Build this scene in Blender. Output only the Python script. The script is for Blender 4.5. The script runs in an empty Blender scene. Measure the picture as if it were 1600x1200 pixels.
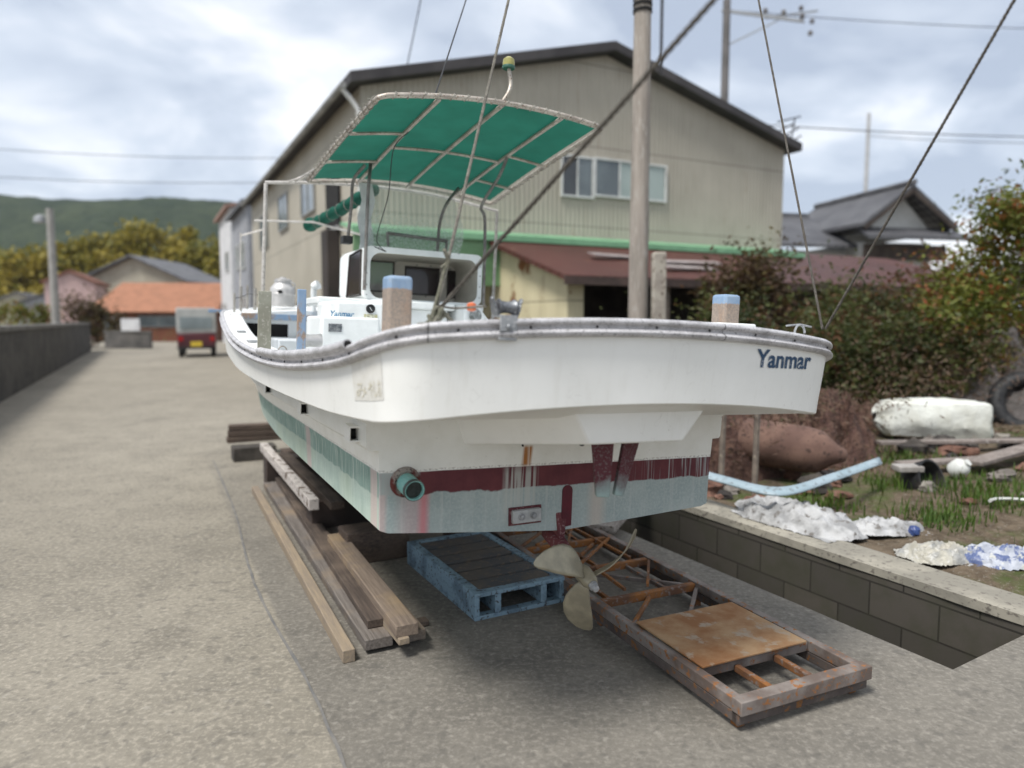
import bpy, math, random
from mathutils import Vector, Matrix
R = math.radians
sc = bpy.context.scene
C = sc.collection
random.seed(7)

# ------------------------------------------------------------ camera
cam_d = bpy.data.cameras.new('camera'); cam = bpy.data.objects.new('camera', cam_d); C.objects.link(cam)
cam.location = (0, 0, 1.5); cam.rotation_euler = (R(90 - 5.153), 0, 0)
cam_d.sensor_width = 36; cam_d.lens = 36 * 1109 / 1600; cam_d.clip_start = .05; cam_d.clip_end = 3000
cam_d.dof.use_dof = True; cam_d.dof.focus_distance = 3.1; cam_d.dof.aperture_fstop = .02495 / .023
sc.camera = cam
# ------------------------------------------------------------ light
SUN_AZ, SUN_EL = R(221), R(60)          # azimuth measured from +Y clockwise: behind the camera, a little left
w = bpy.data.worlds.new('World'); sc.world = w; w.use_nodes = True
nt = w.node_tree; N = nt.nodes; L = nt.links
bg = N['Background']; bg.inputs[1].default_value = 1.0
sky = N.new('ShaderNodeTexSky'); sky.sky_type = 'NISHITA'; sky.sun_disc = False
sky.sun_elevation = SUN_EL; sky.sun_rotation = SUN_AZ
def wmath(op, a, b=None):
    n = N.new('ShaderNodeMath'); n.operation = op
    for i, v in enumerate((a, b)):
        if v is None: continue
        if isinstance(v, (int, float)): n.inputs[i].default_value = v
        else: L.new(v, n.inputs[i])
    return n.outputs[0]
tc = N.new('ShaderNodeTexCoord'); sp = N.new('ShaderNodeSeparateXYZ'); L.new(tc.outputs['Generated'], sp.inputs[0])
dz = wmath('ADD', wmath('MAXIMUM', sp.outputs[2], 0.0), .22)
cx = wmath('DIVIDE', sp.outputs[0], dz); cy = wmath('DIVIDE', sp.outputs[1], dz)
cb = N.new('ShaderNodeCombineXYZ'); L.new(cx, cb.inputs[0]); L.new(cy, cb.inputs[1]); cb.inputs[2].default_value = 3.7
n1 = N.new('ShaderNodeTexNoise'); n1.inputs['Scale'].default_value = 1.5; n1.inputs['Detail'].default_value = 5; n1.inputs['Roughness'].default_value = .5; n1.inputs['Distortion'].default_value = .3
L.new(cb.outputs[0], n1.inputs['Vector'])
rp = N.new('ShaderNodeValToRGB'); L.new(n1.outputs[0], rp.inputs[0])
e = rp.color_ramp.elements
e[0].position = .40; e[0].color = (.29, .33, .40, 1); e[1].position = .60; e[1].color = (.64, .65, .67, 1)
m_ = rp.color_ramp.elements.new(.5); m_.color = (.42, .46, .52, 1)
sk = N.new('ShaderNodeMix'); sk.data_type = 'RGBA'; sk.blend_type = 'MULTIPLY'; sk.inputs[0].default_value = 1
L.new(sky.outputs[0], sk.inputs[6]); sk.inputs[7].default_value = (.1, .1, .1, 1)
mx = N.new('ShaderNodeMix'); mx.data_type = 'RGBA'; mx.inputs[0].default_value = .88
L.new(sk.outputs[2], mx.inputs[6]); L.new(rp.outputs[0], mx.inputs[7]); L.new(mx.outputs[2], bg.inputs[0])
sun_d = bpy.data.lights.new('sun', 'SUN'); sun_d.energy = 2.3; sun_d.angle = R(16); sun_d.color = (1, .97, .92)
sun = bpy.data.objects.new('sun', sun_d); C.objects.link(sun)
sun.rotation_euler = (Vector((math.sin(SUN_AZ) * math.cos(SUN_EL), math.cos(SUN_AZ) * math.cos(SUN_EL), math.sin(SUN_EL)))).to_track_quat('Z', 'Y').to_euler()
sun.location = (0, -5, 10)
sc.view_settings.view_transform = 'Standard'; sc.view_settings.look = 'None'; sc.view_settings.exposure = 0.88; sc.view_settings.gamma = 1
sc.cycles.max_bounces = 6; sc.cycles.transparent_max_bounces = 12

# ------------------------------------------------------------ materials
class Mt:
    def __init__(s, name, rough=.6, metal=0, spec=.4):
        s.m = bpy.data.materials.new(name); s.m.use_nodes = True
        s.N = s.m.node_tree.nodes; s.L = s.m.node_tree.links
        s.b = s.N['Principled BSDF']; s.b.inputs['Roughness'].default_value = rough
        s.b.inputs['Metallic'].default_value = metal; s.b.inputs['Specular IOR Level'].default_value = spec
        t = s.N.new('ShaderNodeTexCoord'); s.co = t.outputs['Object']
        q = s.N.new('ShaderNodeSeparateXYZ'); s.L.new(s.co, q.inputs[0]); s.x, s.y, s.z = q.outputs
    def put(s, inp, v):
        if hasattr(v, 'links') or isinstance(v, bpy.types.NodeSocket): s.L.new(v, inp)
        elif isinstance(v, (tuple, list)): inp.default_value = (*v[:3], 1) if len(inp.default_value) == 4 else v
        else: inp.default_value = v
    def noise(s, scale, detail=3, rough=.55, stretch=None, dist=0):
        n = s.N.new('ShaderNodeTexNoise'); n.inputs['Scale'].default_value = scale; n.inputs['Detail'].default_value = detail
        n.inputs['Roughness'].default_value = rough; n.inputs['Distortion'].default_value = dist
        if stretch:
            mp = s.N.new('ShaderNodeMapping'); mp.inputs['Scale'].default_value = stretch; s.L.new(s.co, mp.inputs[0]); s.L.new(mp.outputs[0], n.inputs['Vector'])
        else: s.L.new(s.co, n.inputs['Vector'])
        return n.outputs[0]
    def ma(s, op, a, b=0., c=None, clamp=False):
        n = s.N.new('ShaderNodeMath'); n.operation = op; n.use_clamp = clamp
        for i, v in enumerate((a, b, c)):
            if v is not None: s.put(n.inputs[i], v)
        return n.outputs[0]
    def step(s, v, lo, hi):                      # 0 below lo, 1 above hi
        n = s.N.new('ShaderNodeMapRange'); s.put(n.inputs[0], v); n.inputs[1].default_value = lo; n.inputs[2].default_value = hi
        n.clamp = True; return n.outputs[0]
    def band(s, v, lo, hi, e=.002):
        return s.ma('MULTIPLY', s.step(v, lo - e, lo + e), s.ma('SUBTRACT', 1., s.step(v, hi - e, hi + e)))
    def mul(s, *v):
        r = v[0]
        for q in v[1:]: r = s.ma('MULTIPLY', r, q)
        return r
    def mix(s, f, a, b, mode='MIX'):
        n = s.N.new('ShaderNodeMix'); n.data_type = 'RGBA'; n.blend_type = mode
        s.put(n.inputs[0], f); s.put(n.inputs[6], a); s.put(n.inputs[7], b); return n.outputs[2]
    def col(s, v): s.put(s.b.inputs['Base Color'], v); return s
    def bump(s, h, strength=.3, dist=.01):
        n = s.N.new('ShaderNodeBump'); n.inputs['Strength'].default_value = strength; n.inputs['Distance'].default_value = dist
        s.L.new(h, n.inputs['Height']); s.L.new(n.outputs[0], s.b.inputs['Normal']); return s
MATS = {}
def wx(name, a, b, c=None, scale=8, scale2=60, rough=.7, metal=0, bump=.3, lo=.42, hi=.6, stretch=None, dist=.004, spec=.4):
    """two-tone worn surface: a to b by broad noise, flecks of c by fine noise"""
    if name in MATS: return MATS[name]
    m = Mt(name, rough, metal, spec)
    n = m.noise(scale, 5, .6, stretch); f = m.step(n, lo, hi); v = m.mix(f, a, b)
    n2 = m.noise(scale2, 4, .6, stretch)
    if c is not None: v = m.mix(m.step(n2, .56, .64), v, c)
    v = m.mix(m.mul(n2, .35), v, (.35, .35, .35), 'OVERLAY') if False else v
    m.col(v)
    if bump: m.bump(m.ma('ADD', n, n2), bump, dist)
    MATS[name] = m.m; return m.m

WHITE = wx('white_gelcoat', (.83, .83, .80), (.78, .78, .745), None, 3, 40, .32, 0, .04, spec=.5)
def gel():
    m = Mt('chalky_gelcoat', .36, 0, .5); a = m.noise(2.2, 5, .6); f = m.noise(70, 4, .7); s1 = m.noise(1, 4, .7, (26, 26, 1.1)); s2 = m.noise(1, 3, .6, (3, 3, 55)); sc2 = m.noise(6, 2, .5, (1, 1, .5), 2.5)
    v = m.mix(m.step(a, .38, .66), (.84, .84, .81), (.77, .77, .735)); v = m.mix(m.mul(m.step(s1, .54, .72), m.step(a, .35, .6), .30), v, (.60, .58, .52))
    v = m.mix(m.mul(m.step(f, .68, .72), m.step(a, .5, .6), .6), v, (.32, .29, .25)); v = m.mix(m.mul(m.band(sc2, .497, .503, .001), m.step(a, .45, .6), .25), v, (.45, .43, .40))
    m.col(v); m.put(m.b.inputs['Roughness'], m.ma('ADD', .28, m.ma('MULTIPLY', a, .22))); m.bump(a, .08, .02); return m.m
GEL = gel()
WHITE2 = wx('white_deck_paint', (.78, .80, .79), (.69, .71, .70), None, 6, 90, .45, 0, .06, spec=.4)
STEEL = wx('stainless_tube', (.42, .40, .36), (.30, .285, .26), (.16, .12, .09), 12, 130, .42, .55, .1)
DSTEEL = wx('dull_steel', (.24, .23, .215), (.15, .145, .135), (.1, .06, .04), 10, 120, .5, .4, .15)
RAIL = wx('weathered_aluminium_rail', (.55, .54, .55), (.38, .37, .375), (.17, .165, .17), 16, 150, .45, .15, .2, .4, .64)
GALV = wx('galvanised_metal', (.36, .37, .38), (.25, .26, .27), (.5, .5, .5), 18, 90, .5, .35, .15)
WOODG = wx('weathered_grey_wood', (.20, .165, .135), (.12, .098, .082), (.27, .23, .18), 5, 40, .9, 0, .5, stretch=(1, 1, 1))
BLACK = wx('black_rubber', (.012, .012, .013), (.03, .03, .03), None, 20, 90, .6)
DARK = wx('dark_opening', (.006, .006, .006), (.015, .014, .013), None, 5, 50, .9, bump=0)

def wood(name, a, b, ang, c=(.3, .25, .18)):
    m = Mt(name, .85, 0, .25)
    mp = m.N.new('ShaderNodeMapping'); mp.inputs['Rotation'].default_value = (0, 0, ang); mp.inputs['Scale'].default_value = (1, 1, 1)
    m.L.new(m.co, mp.inputs[0]); mp2 = m.N.new('ShaderNodeMapping'); mp2.inputs['Scale'].default_value = (26, 1.3, 26); m.L.new(mp.outputs[0], mp2.inputs[0])
    n = m.N.new('ShaderNodeTexNoise'); n.inputs['Scale'].default_value = 3; n.inputs['Detail'].default_value = 6; n.inputs['Roughness'].default_value = .65; m.L.new(mp2.outputs[0], n.inputs['Vector'])
    big = m.noise(3, 3)
    v = m.mix(m.step(n.outputs[0], .35, .65), a, b); v = m.mix(m.mul(m.step(big, .5, .7), .6), v, c)
    m.col(v).bump(n.outputs[0], .5, .004); return m.m

# ------------------------------------------------------------ mesh helpers
class MB:
    def __init__(s): s.v = []; s.f = []
    def add(s, vs, fs):
        o = len(s.v); s.v += [tuple(q) for q in vs]; s.f += [tuple(i + o for i in q) for q in fs]; return s
    def box(s, lo, hi, M=None):
        x0, y0, z0 = lo; x1, y1, z1 = hi
        vs = [Vector(p) for p in ((x0,y0,z0),(x1,y0,z0),(x1,y1,z0),(x0,y1,z0),(x0,y0,z1),(x1,y0,z1),(x1,y1,z1),(x0,y1,z1))]
        if M is not None: vs = [M @ q for q in vs]
        return s.add(vs, [(0,3,2,1),(4,5,6,7),(0,1,5,4),(1,2,6,5),(2,3,7,6),(3,0,4,7)])
    def bar(s, a, b, w, h, up=(0, 0, 1)):        # rectangular bar from a to b
        a = Vector(a); b = Vector(b); d = (b - a); l = d.length; d.normalize(); u = Vector(up)
        sd = d.cross(u)
        if sd.length < 1e-4: sd = d.cross(Vector((1, 0, 0)))
        sd.normalize(); u = sd.cross(d)
        vs = [p + sd * (i * w / 2) + u * (j * h / 2) for p in (a, b) for i, j in ((-1,-1),(1,-1),(1,1),(-1,1))]
        return s.add(vs, [(0,1,2,3),(7,6,5,4),(0,4,5,1),(1,5,6,2),(2,6,7,3),(3,7,4,0)])
    def tube(s, pts, r, n=8, cap=True, r2=None, closed=False):
        pts = [Vector(p) for p in pts]; k = len(pts); rings = []
        up = Vector((0, 0, 1)); prev = None
        for i, p in enumerate(pts):
            if closed: d = pts[(i + 1) % k] - pts[i - 1]
            else: d = pts[min(i + 1, k - 1)] - pts[max(i - 1, 0)]
            d.normalize()
            if prev is None:
                a = d.cross(up)
                if a.length < .05: a = d.cross(Vector((1, 0, 0)))
            else: a = prev - d * prev.dot(d)
            a.normalize(); prev = a; b = d.cross(a)
            rr = r[i] if isinstance(r, (list, tuple)) else (r if r2 is None else r + (r2 - r) * i / (k - 1))
            rings.append([p + (a * math.cos(t) + b * math.sin(t)) * rr for t in (2 * math.pi * j / n for j in range(n))])
        vs = [q for g in rings for q in g]; fs = []
        for i in range(k if closed else k - 1):
            i2 = (i + 1) % k
            for j in range(n):
                j2 = (j + 1) % n; fs.append((i*n+j, i*n+j2, i2*n+j2, i2*n+j))
        if cap and not closed: fs += [tuple(range(n - 1, -1, -1)), tuple((k - 1) * n + j for j in range(n))]
        return s.add(vs, fs)
    def lathe(s, prof, n=24, M=None):             # prof: (r, z)
        M = M or Matrix(); vs = []; fs = []; k = len(prof)
        for r, z in prof:
            for j in range(n):
                t = 2 * math.pi * j / n; vs.append(M @ Vector((r * math.cos(t), r * math.sin(t), z)))
        for i in range(k - 1):
            for j in range(n): fs.append((i*n+j, i*n+(j+1)%n, (i+1)*n+(j+1)%n, (i+1)*n+j))
        fs += [tuple(range(n - 1, -1, -1)), tuple((k - 1) * n + j for j in range(n))]
        return s.add(vs, fs)
    def ball(s, c, r, n=10, sc3=(1, 1, 1)):
        pr = [(max(1e-4, r * math.sin(math.pi * i / n)), -r * math.cos(math.pi * i / n)) for i in range(n + 1)]
        return s.lathe(pr, n * 2 if n < 8 else 16, Matrix.Translation(c) @ Matrix.Diagonal((*sc3, 1)))
    def grid(s, rows, close=False):               # rows of equal length point lists
        k = len(rows); n = len(rows[0]); vs = [q for g in rows for q in g]
        return s.add(vs, [(i*n+j, i*n+j+1, (i+1)*n+j+1, (i+1)*n+j) for i in range(k - 1) for j in range(n - 1)])
    def prism(s, poly, h, M=None):                # poly in local xy, extruded from z=0 to h, placed by M
        M = M or Matrix(); n = len(poly)
        vs = [M @ Vector((x, y, z)) for z in (0, h) for x, y in poly]
        return s.add(vs, [tuple(range(n - 1, -1, -1)), tuple(range(n, 2 * n))] + [(i, (i + 1) % n, n + (i + 1) % n, n + i) for i in range(n)])
    def build(s, name, mat, parent=None, smooth=False, bevel=0, seg=2, solid=0, angle=40, at=None):
        me = bpy.data.meshes.new(name); me.from_pydata([tuple(q) for q in s.v], [], s.f); me.validate(); me.update()
        o = bpy.data.objects.new(name, me); C.objects.link(o)
        if isinstance(mat, (list, tuple)):
            for q in mat: me.materials.append(q)
        else: me.materials.append(mat)
        if smooth or bevel:
            for p in me.polygons: p.use_smooth = True
            try: me.set_sharp_from_angle(angle=R(angle))
            except Exception: pass
        if parent: o.parent = parent
        if at is not None: o.location = at
        if solid:
            q = o.modifiers.new('thickness', 'SOLIDIFY'); q.thickness = solid; q.offset = 0
        if bevel:
            q = o.modifiers.new('soft_edges', 'BEVEL'); q.width = bevel; q.segments = seg; q.limit_method = 'ANGLE'; q.angle_limit = R(40)
        return o
def tag(o, label, cat=None, group=None, kind=None):
    if label: o['label'] = label
    if cat: o['category'] = cat
    if group: o['group'] = group
    if kind: o['kind'] = kind
    return o
def empty(name, label, cat, loc=(0, 0, 0), rot=(0, 0, 0), group=None):
    o = bpy.data.objects.new(name, None); C.objects.link(o); o.location = loc; o.rotation_euler = rot; o.empty_display_size = .2
    return tag(o, label, cat, group)
def interp(x, X, Y):
    if x <= X[0]: return Y[0]
    for i in range(1, len(X)):
        if x <= X[i]:
            t = (x - X[i-1]) / (X[i] - X[i-1]); return Y[i-1] + (Y[i] - Y[i-1]) * t
    return Y[-1]
def sm(x, X, Y):                                   # smooth interpolation (Catmull-Rom on irregular knots)
    n = len(X)
    if x <= X[0]: return Y[0]
    if x >= X[-1]: return Y[-1]
    for i in range(1, n):
        if x <= X[i]: break
    def slope(k):
        if k == 0: return (Y[1] - Y[0]) / (X[1] - X[0])
        if k == n - 1: return (Y[-1] - Y[-2]) / (X[-1] - X[-2])
        return (Y[k+1] - Y[k-1]) / (X[k+1] - X[k-1])
    h = X[i] - X[i-1]; t = (x - X[i-1]) / h; a, b = slope(i-1) * h, slope(i) * h
    return (2*t**3-3*t*t+1)*Y[i-1] + (t**3-2*t*t+t)*a + (-2*t**3+3*t*t)*Y[i] + (t**3-t*t)*b
def curve(pts, n=8):                               # smooth polyline through pts
    T = list(range(len(pts))); out = []
    for i in range((len(pts) - 1) * n + 1):
        t = i / n; out.append(Vector([sm(t, T, [p[k] for p in pts]) for k in range(3)]))
    return out
def text_mesh(s, size, bold=0., shear=0, res=4):
    cu = bpy.data.curves.new('lettering', 'FONT'); cu.body = s; cu.size = size; cu.offset = bold; cu.shear = shear; cu.resolution_u = res
    cu.align_x = 'CENTER'; cu.align_y = 'CENTER'; o = bpy.data.objects.new('lettering', cu); C.objects.link(o)
    bpy.context.view_layer.update(); dg = bpy.context.evaluated_depsgraph_get()
    me = bpy.data.meshes.new_from_object(o.evaluated_get(dg)); bpy.data.objects.remove(o); 
    vs = [tuple(v.co) for v in me.vertices]; fs = [tuple(p.vertices) for p in me.polygons]; bpy.data.meshes.remove(me)
    return vs, fs

# ============================================================ the boat (boat frame: +Y to the bow, transom at y=0)
boat = empty('fishing_boat', 'white fishing boat with green canopy, propped on timbers in the boatyard, stern towards the viewer', 'boat',
             (.2, 2.81, .74), (0, R(2.4), R(25.1)))
bpy.context.view_layer.update(); BM = boat.matrix_world.copy()
def bw(*p): return BM @ Vector(p)

SY = [-.40,-.24, 0, .4, .9, 1.5, 1.9, 2.3, 2.8, 3.5, 5, 5.8, 6.4, 6.75]
SX = [.90,.93,.965,1.015,1.06,1.095,1.115,1.12,1.12,1.08,.87,.62,.30,.0]
SZ = [.668,.634,.606,.579,.573,.591,.622,.665,.735,.785,.83,.85,.87,.89]
KZ = [.420,.414,.408,.411,.415,.422,.436,.458,.49,.53,.62,.68,.73,.76]
peri = []                                        # port half, stern centre to bow: x, y, rail z, knuckle z
for i in range(15):
    x = -.74 * i / 14; t = (x / .74) ** 2; peri.append((x, -.635 + .075 * t, .757 - .036 * t, .490 - .046 * t))
for i in range(1, 9):
    t = i / 8; p0, p1, p2 = (-.74, -.56), (-.868, -.535), (-.90, -.40)
    peri.append(((1-t)**2*p0[0]+2*t*(1-t)*p1[0]+t*t*p2[0], (1-t)**2*p0[1]+2*t*(1-t)*p1[1]+t*t*p2[1], .721+(.668-.721)*t**1.3, .444+(.420-.444)*t))
for i in range(1, 61):
    y = -.40 + 7.15 * i / 60; peri.append((-sm(y, SY, SX), y, sm(y, SY, SZ), sm(y, SY, KZ)))
full = [(-x, y, z, k) for x, y, z, k in reversed(peri)][:-1] + peri      # starboard bow .. stern .. port bow
nrm = []
for i, p in enumerate(full):
    a = full[max(i-1, 0)]; b = full[min(i+1, len(full)-1)]
    d = Vector((b[0]-a[0], b[1]-a[1])).normalized(); nrm.append(Vector((d.y, -d.x)))
if nrm[len(full)//2].y > 0: nrm = [-q for q in nrm]
def off(i, o, z): return (full[i][0] + nrm[i].x * o, full[i][1] + nrm[i].y * o, z)

# hull material: white above, painted waterline stripe, antifouling below, streaks
def hull_paint():
    m = Mt('hull_paint', .38, 0, .45)
    n = m.noise(9, 5, .6); fine = m.noise(90, 3); streak = m.noise(1, 4, .7, (34, 34, .9)); streak2 = m.noise(1, 3, .6, (90, 90, 1.6))
    ze = m.ma('ADD', m.z, m.ma('MULTIPLY', m.ma('SUBTRACT', n, .5), .006))
    zl = m.ma('ADD', m.z, m.ma('MULTIPLY', m.ma('SUBTRACT', n, .5), .045))
    tr = m.ma('SUBTRACT', 1., m.step(m.y, .012, .016))
    white = m.mix(m.step(n, .4, .7), (.80, .80, .755), (.73, .725, .67))
    white = m.mix(m.mul(m.step(fine, .66, .72), .25), white, (.3, .28, .24))
    # stern
    mar = m.mix(m.step(n, .35, .65), (.085, .017, .024), (.13, .03, .036))
    mar = m.mix(m.mul(m.step(m.ma('ADD', m.ma('MULTIPLY', m.x, .12), streak2), .60, .66), .75, m.step(m.x, .3, .5)), mar, (.34, .36, .36))
    sb = m.mix(m.step(n, .3, .7), (.275, .335, .335), (.36, .415, .405))
    sb = m.mix(m.mul(m.step(fine, .45, .65), .35), sb, (.46, .53, .515))
    sb = m.mix(m.mul(m.step(streak, .52, .66), .4), sb, (.5, .52, .5))
    pink = m.mul(m.band(m.x, -.60, -.567, .012), m.step(m.ma('ADD', streak, .3), .5, .7))
    sb = m.mix(m.mul(pink, .8), sb, (.55, .16, .19)); sb = m.mix(m.mul(m.band(m.x, -.67, -.58, .03), .35), sb, (.55, .3, .3))
    sb = m.mix(m.mul(m.band(m.x, .13, .20, .02), .6), sb, (.50, .42, .36))
    sb = m.mix(m.mul(m.band(m.x, -.755, -.725, .008), .6), sb, (.55, .40, .38))
    stripe_t = m.mix(m.step(m.ma('ADD', m.x, m.ma('MULTIPLY', m.ma('SUBTRACT', n, .5), .08)), -.60, -.585), m.mix(streak, (.42, .36, .34), (.3, .42, .42)), mar)
    st = m.mix(m.band(zl, .098, .30, .003), sb, stripe_t)
    drip = m.mul(m.band(m.x, -.26, -.12, .012), m.step(streak2, .42, .5), m.band(m.z, -.02, .185, .03), .75)
    st = m.mix(drip, st, (.44, .46, .43))
    # sides
    g1 = m.mix(m.step(n, .35, .65), (.19, .29, .25), (.24, .35, .305)); g2 = m.mix(m.step(n, .35, .65), (.36, .46, .405), (.45, .55, .48))
    yel = m.mul(m.step(m.noise(1.7, 2), .5, .7), .5); g2 = m.mix(yel, g2, (.44, .51, .36))
    sd = m.mix(m.band(zl, .085, .30, .003), g2, g1)
    sd = m.mix(m.mul(m.step(streak2, .52, .64), .7), sd, (.55, .62, .56))
    pk = m.ma('MAXIMUM', m.band(m.y, 1.22, 1.33, .01), m.ma('MAXIMUM', m.band(m.y, 3.55, 3.8, .02), m.band(m.y, .035, .12, .006)))
    sd = m.mix(m.mul(pk, .65), sd, (.56, .42, .40))
    low = m.mix(tr, sd, st)
    c = m.mix(m.step(ze, .181, .184), low, white)
    # rust weep under the bolt and grime at the paint line
    rust = m.mul(m.band(m.ma('ADD', m.x, m.ma('MULTIPLY', m.z, -.1)), -.205, -.168, .006), m.band(m.z, .185, .262, .006), tr)
    c = m.mix(m.mul(rust, m.step(streak, .25, .5)), c, (.36, .14, .03))
    c = m.mix(m.mul(m.band(ze, .184, .192, .002), m.step(fine, .45, .6), .55), c, (.2, .17, .15))
    m.col(c); m.put(m.b.inputs['Roughness'], m.mix(m.step(ze, .18, .186), (.75, .75, .75), (.33, .33, .33)))
    m.bump(m.mul(m.ma('ADD', fine, n), m.ma('SUBTRACT', 1.02, m.step(ze, .18, .186))), .35, .004)
    return m.m
HULL = hull_paint()

CY = [0, 1.5, 2.5, 3.5, 4.5, 5.5, 6.2, 6.5]
def prof(y):
    xc = sm(y, CY, [.745, .79, .82, .80, .66, .36, .12, .02]); zc = sm(y, CY, [-.035, -.035, -.02, .03, .12, .27, .42, .50])
    zk = sm(y, CY, [-.088, -.12, -.12, -.09, -.01, .14, .33, .45])
    xa = sm(y, CY, [.757, .83, .89, .885, .76, .50, .24, .10]); za = sm(y, CY, [.264, .266, .285, .34, .40, .49, .56, .60])
    xk = sm(y, SY, SX) * .985 - .03; zt = sm(y, SY, KZ) + .004
    xk = max(xk, xa + .05)
    return [(0, zk), (xc*.5, (zk+zc)/2 - .002), (xc*.96, zc - .003), (xc, zc + .008), ((xc*2+xa)/3, .1+za*.2), (xa, za), (xa+.036, za+.002), (xa+.044, za+.012),
            (xa+.048, za+.088), (xa+.044, za+.098), ((xa+.04)*.55+xk*.45, zt-.026), (xk*.98, zt - .006), (xk, zt)]
h = MB(); rows = []
ys = [0] + [.06 + 6.44 * (i / 40) ** 1.1 for i in range(41)]
for y in ys:
    p = prof(y); rows.append([(-x, y, z) for x, z in reversed(p)] + [(x, y, z) for x, z in p[1:]])
h.grid(rows); n0 = len(rows[0]); base = len(h.v)
# transom: fan strips so that the big face stays clean
p = prof(0); h.add(rows[0], [tuple(range(n0))])
hull = h.build('hull', HULL, boat, smooth=True, angle=28)
# topsides band, knuckle and underside of the overhang
t = MB(); secs = []
def band(i):
    x, y, z, k = full[i]; H = z - k
    return [off(i, -.032, k + .004), off(i, -.027, k - .0), off(i, -.021, k + .004), off(i, -.016, k + .25*H), off(i, -.007, k + .55*H), off(i, 0, k + .82*H), off(i, 0, z - .01), off(i, -.006, z), off(i, -.05, z - .002)]
secs = [band(i) for i in range(len(full))]
t.grid(secs)
idx = [i for i, q in enumerate(full) if q[1] < .02]
under = [secs[i][0] for i in idx]
t.add(under, [tuple(range(len(under)))])
t.build('topside', GEL, boat, smooth=True, angle=35)

# rub rail round the gunwale: two half-rounds with a flat between, and its screws
rr = MB(); pr = [(-.002, .003), (.010, .004), (.018, 0), (.021, -.007), (.018, -.014), (.007, -.018), (.006, -.027), (.016, -.030), (.024, -.038), (.023, -.046), (.014, -.052), (-.002, -.054)]
rr.grid([[off(i, a, full[i][2] + b) for a, b in pr] for i in range(len(full))])
rail = rr.build('rub_rail', RAIL, boat, smooth=True, angle=50)
scr = MB().ball((0, 0, 0), .0042, 6).build('rail_screw', DARK, rail, smooth=True); acc = 0; first = True
for i in range(1, len(full)):
    acc += (Vector(full[i][:2]) - Vector(full[i-1][:2])).length
    if acc > .17:
        acc = 0; o = scr if first else scr.copy(); 
        if not first: C.objects.link(o)
        first = False; o.location = off(i, .0065, full[i][2] - .0225)
# butt joints of the rail
for i in (len(full)//2 - 4, len(full)//2 + 15):
    bt = MB(); bt.grid([[off(i, a + .001, full[i][2] + b) for a, b in pr], [tuple(Vector(off(i, a + .001, full[i][2] + b)) + Vector((.003, 0, 0))) for a, b in pr]])
    bt.build('rail_joint', DARK, rail)
# loose pipe along the port gunwale with an open end
ii = [i for i in range(len(full)) if full[i][0] < 0 and -.30 < full[i][1] < 1.0]
pp = [off(i, .013, full[i][2] + .006) for i in ii]
MB().tube(pp, .0165, 12).build('pipe_rail', RAIL, boat, smooth=True)
e0 = Vector(pp[0]); d0 = (Vector(pp[0]) - Vector(pp[1])).normalized()
MB().tube([e0 + d0 * .0005, e0 + d0 * .002], .012, 12).build('pipe_bore', DARK, boat)

# deck: aft deck, side decks, cockpit, fore deck
dk = MB()
def edge(y):
    if y < -.40:
        c = [q for q in peri if q[1] <= y + 1e-6]; q = c[-1] if c else peri[0]; return abs(q[0]), q[2]
    return sm(y, SY, SX), sm(y, SY, SZ)
rows = []
for y in [-.6, -.57, -.53, -.46, -.4, -.3, -.2, -.1, 0, .1, .2, .3]:
    hw, z = edge(y); hw -= .03; rows.append([(hw * k / 6, y, z - .006 + .02 * (1 - (k / 6) ** 2)) for k in range(-6, 7)])
dk.grid(rows)
bh = [(x, y, z) for x, y, z in rows[-1]]; dk.grid([bh, [(x * .93, y, .50) for x, y, z in bh], [(x * .78, y, .36) for x, y, z in bh]])
for sgn in (-1, 1):                                # side decks with a coaming down to the well
    ro = []
    for k in range(14):
        y = .3 + 2.7 * k / 13; hw, z = edge(y); ro.append([(sgn * q, y, zz) for q, zz in ((hw - .02, z - .004), (hw - .12, z - .002), (hw - .13, z - .012), (hw - .17, z - .10), (min(hw - .2, .78), .36))])
    dk.grid(ro)
dk.box((-.79, .3, .33), (.79, 3.02, .36))
dk.build('deck', WHITE2, boat, smooth=True, angle=30)
fd = MB(); rows = []
for k in range(16):
    y = 3.0 + 3.6 * k / 15; hw, z = edge(y); hw = max(hw - .03, .01)
    rows.append([(hw * j / 10, y, z + .0 + .062 * (1 - abs(j / 10) ** 2.6) * min(1, hw * 2)) for j in range(-10, 11)])
fd.grid(rows)
# bulkhead of the fore deck with its dark locker opening (port)
hw, z = edge(3.0); zt = [q[2] for q in rows[0]]; xs = [q[0] for q in rows[0]]
for a, b_, lo, hi in ((-1.0, -.67, .70, None), (-1.0, -.67, .48, .605), (-.67, .80, .36, None), (.80, 1.06, .48, None), (-1.06, -1.0, .48, None)):
    st = [a + (b_ - a) * k / 8 for k in range(9)]
    fd.grid([[(x, 3.0, (interp(x, xs, zt) if hi is None else hi)) for x in st], [(x, 3.0, lo) for x in st]])
fd.build('fore_deck', WHITE2, boat, smooth=True, angle=30)
lk = MB(); lk.box((-1.0, 3.012, .60), (-.66, 3.4, .71)); lk.build('locker_opening', DARK, boat)
MB().box((-.80, 2.5, .36), (-.40, 2.96, .60)).build('cockpit_step', wx('cockpit_grey', (.62, .65, .68), (.55, .58, .60), None, 5, 60, .5), boat, bevel=.012)
BLUEW = None
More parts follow.
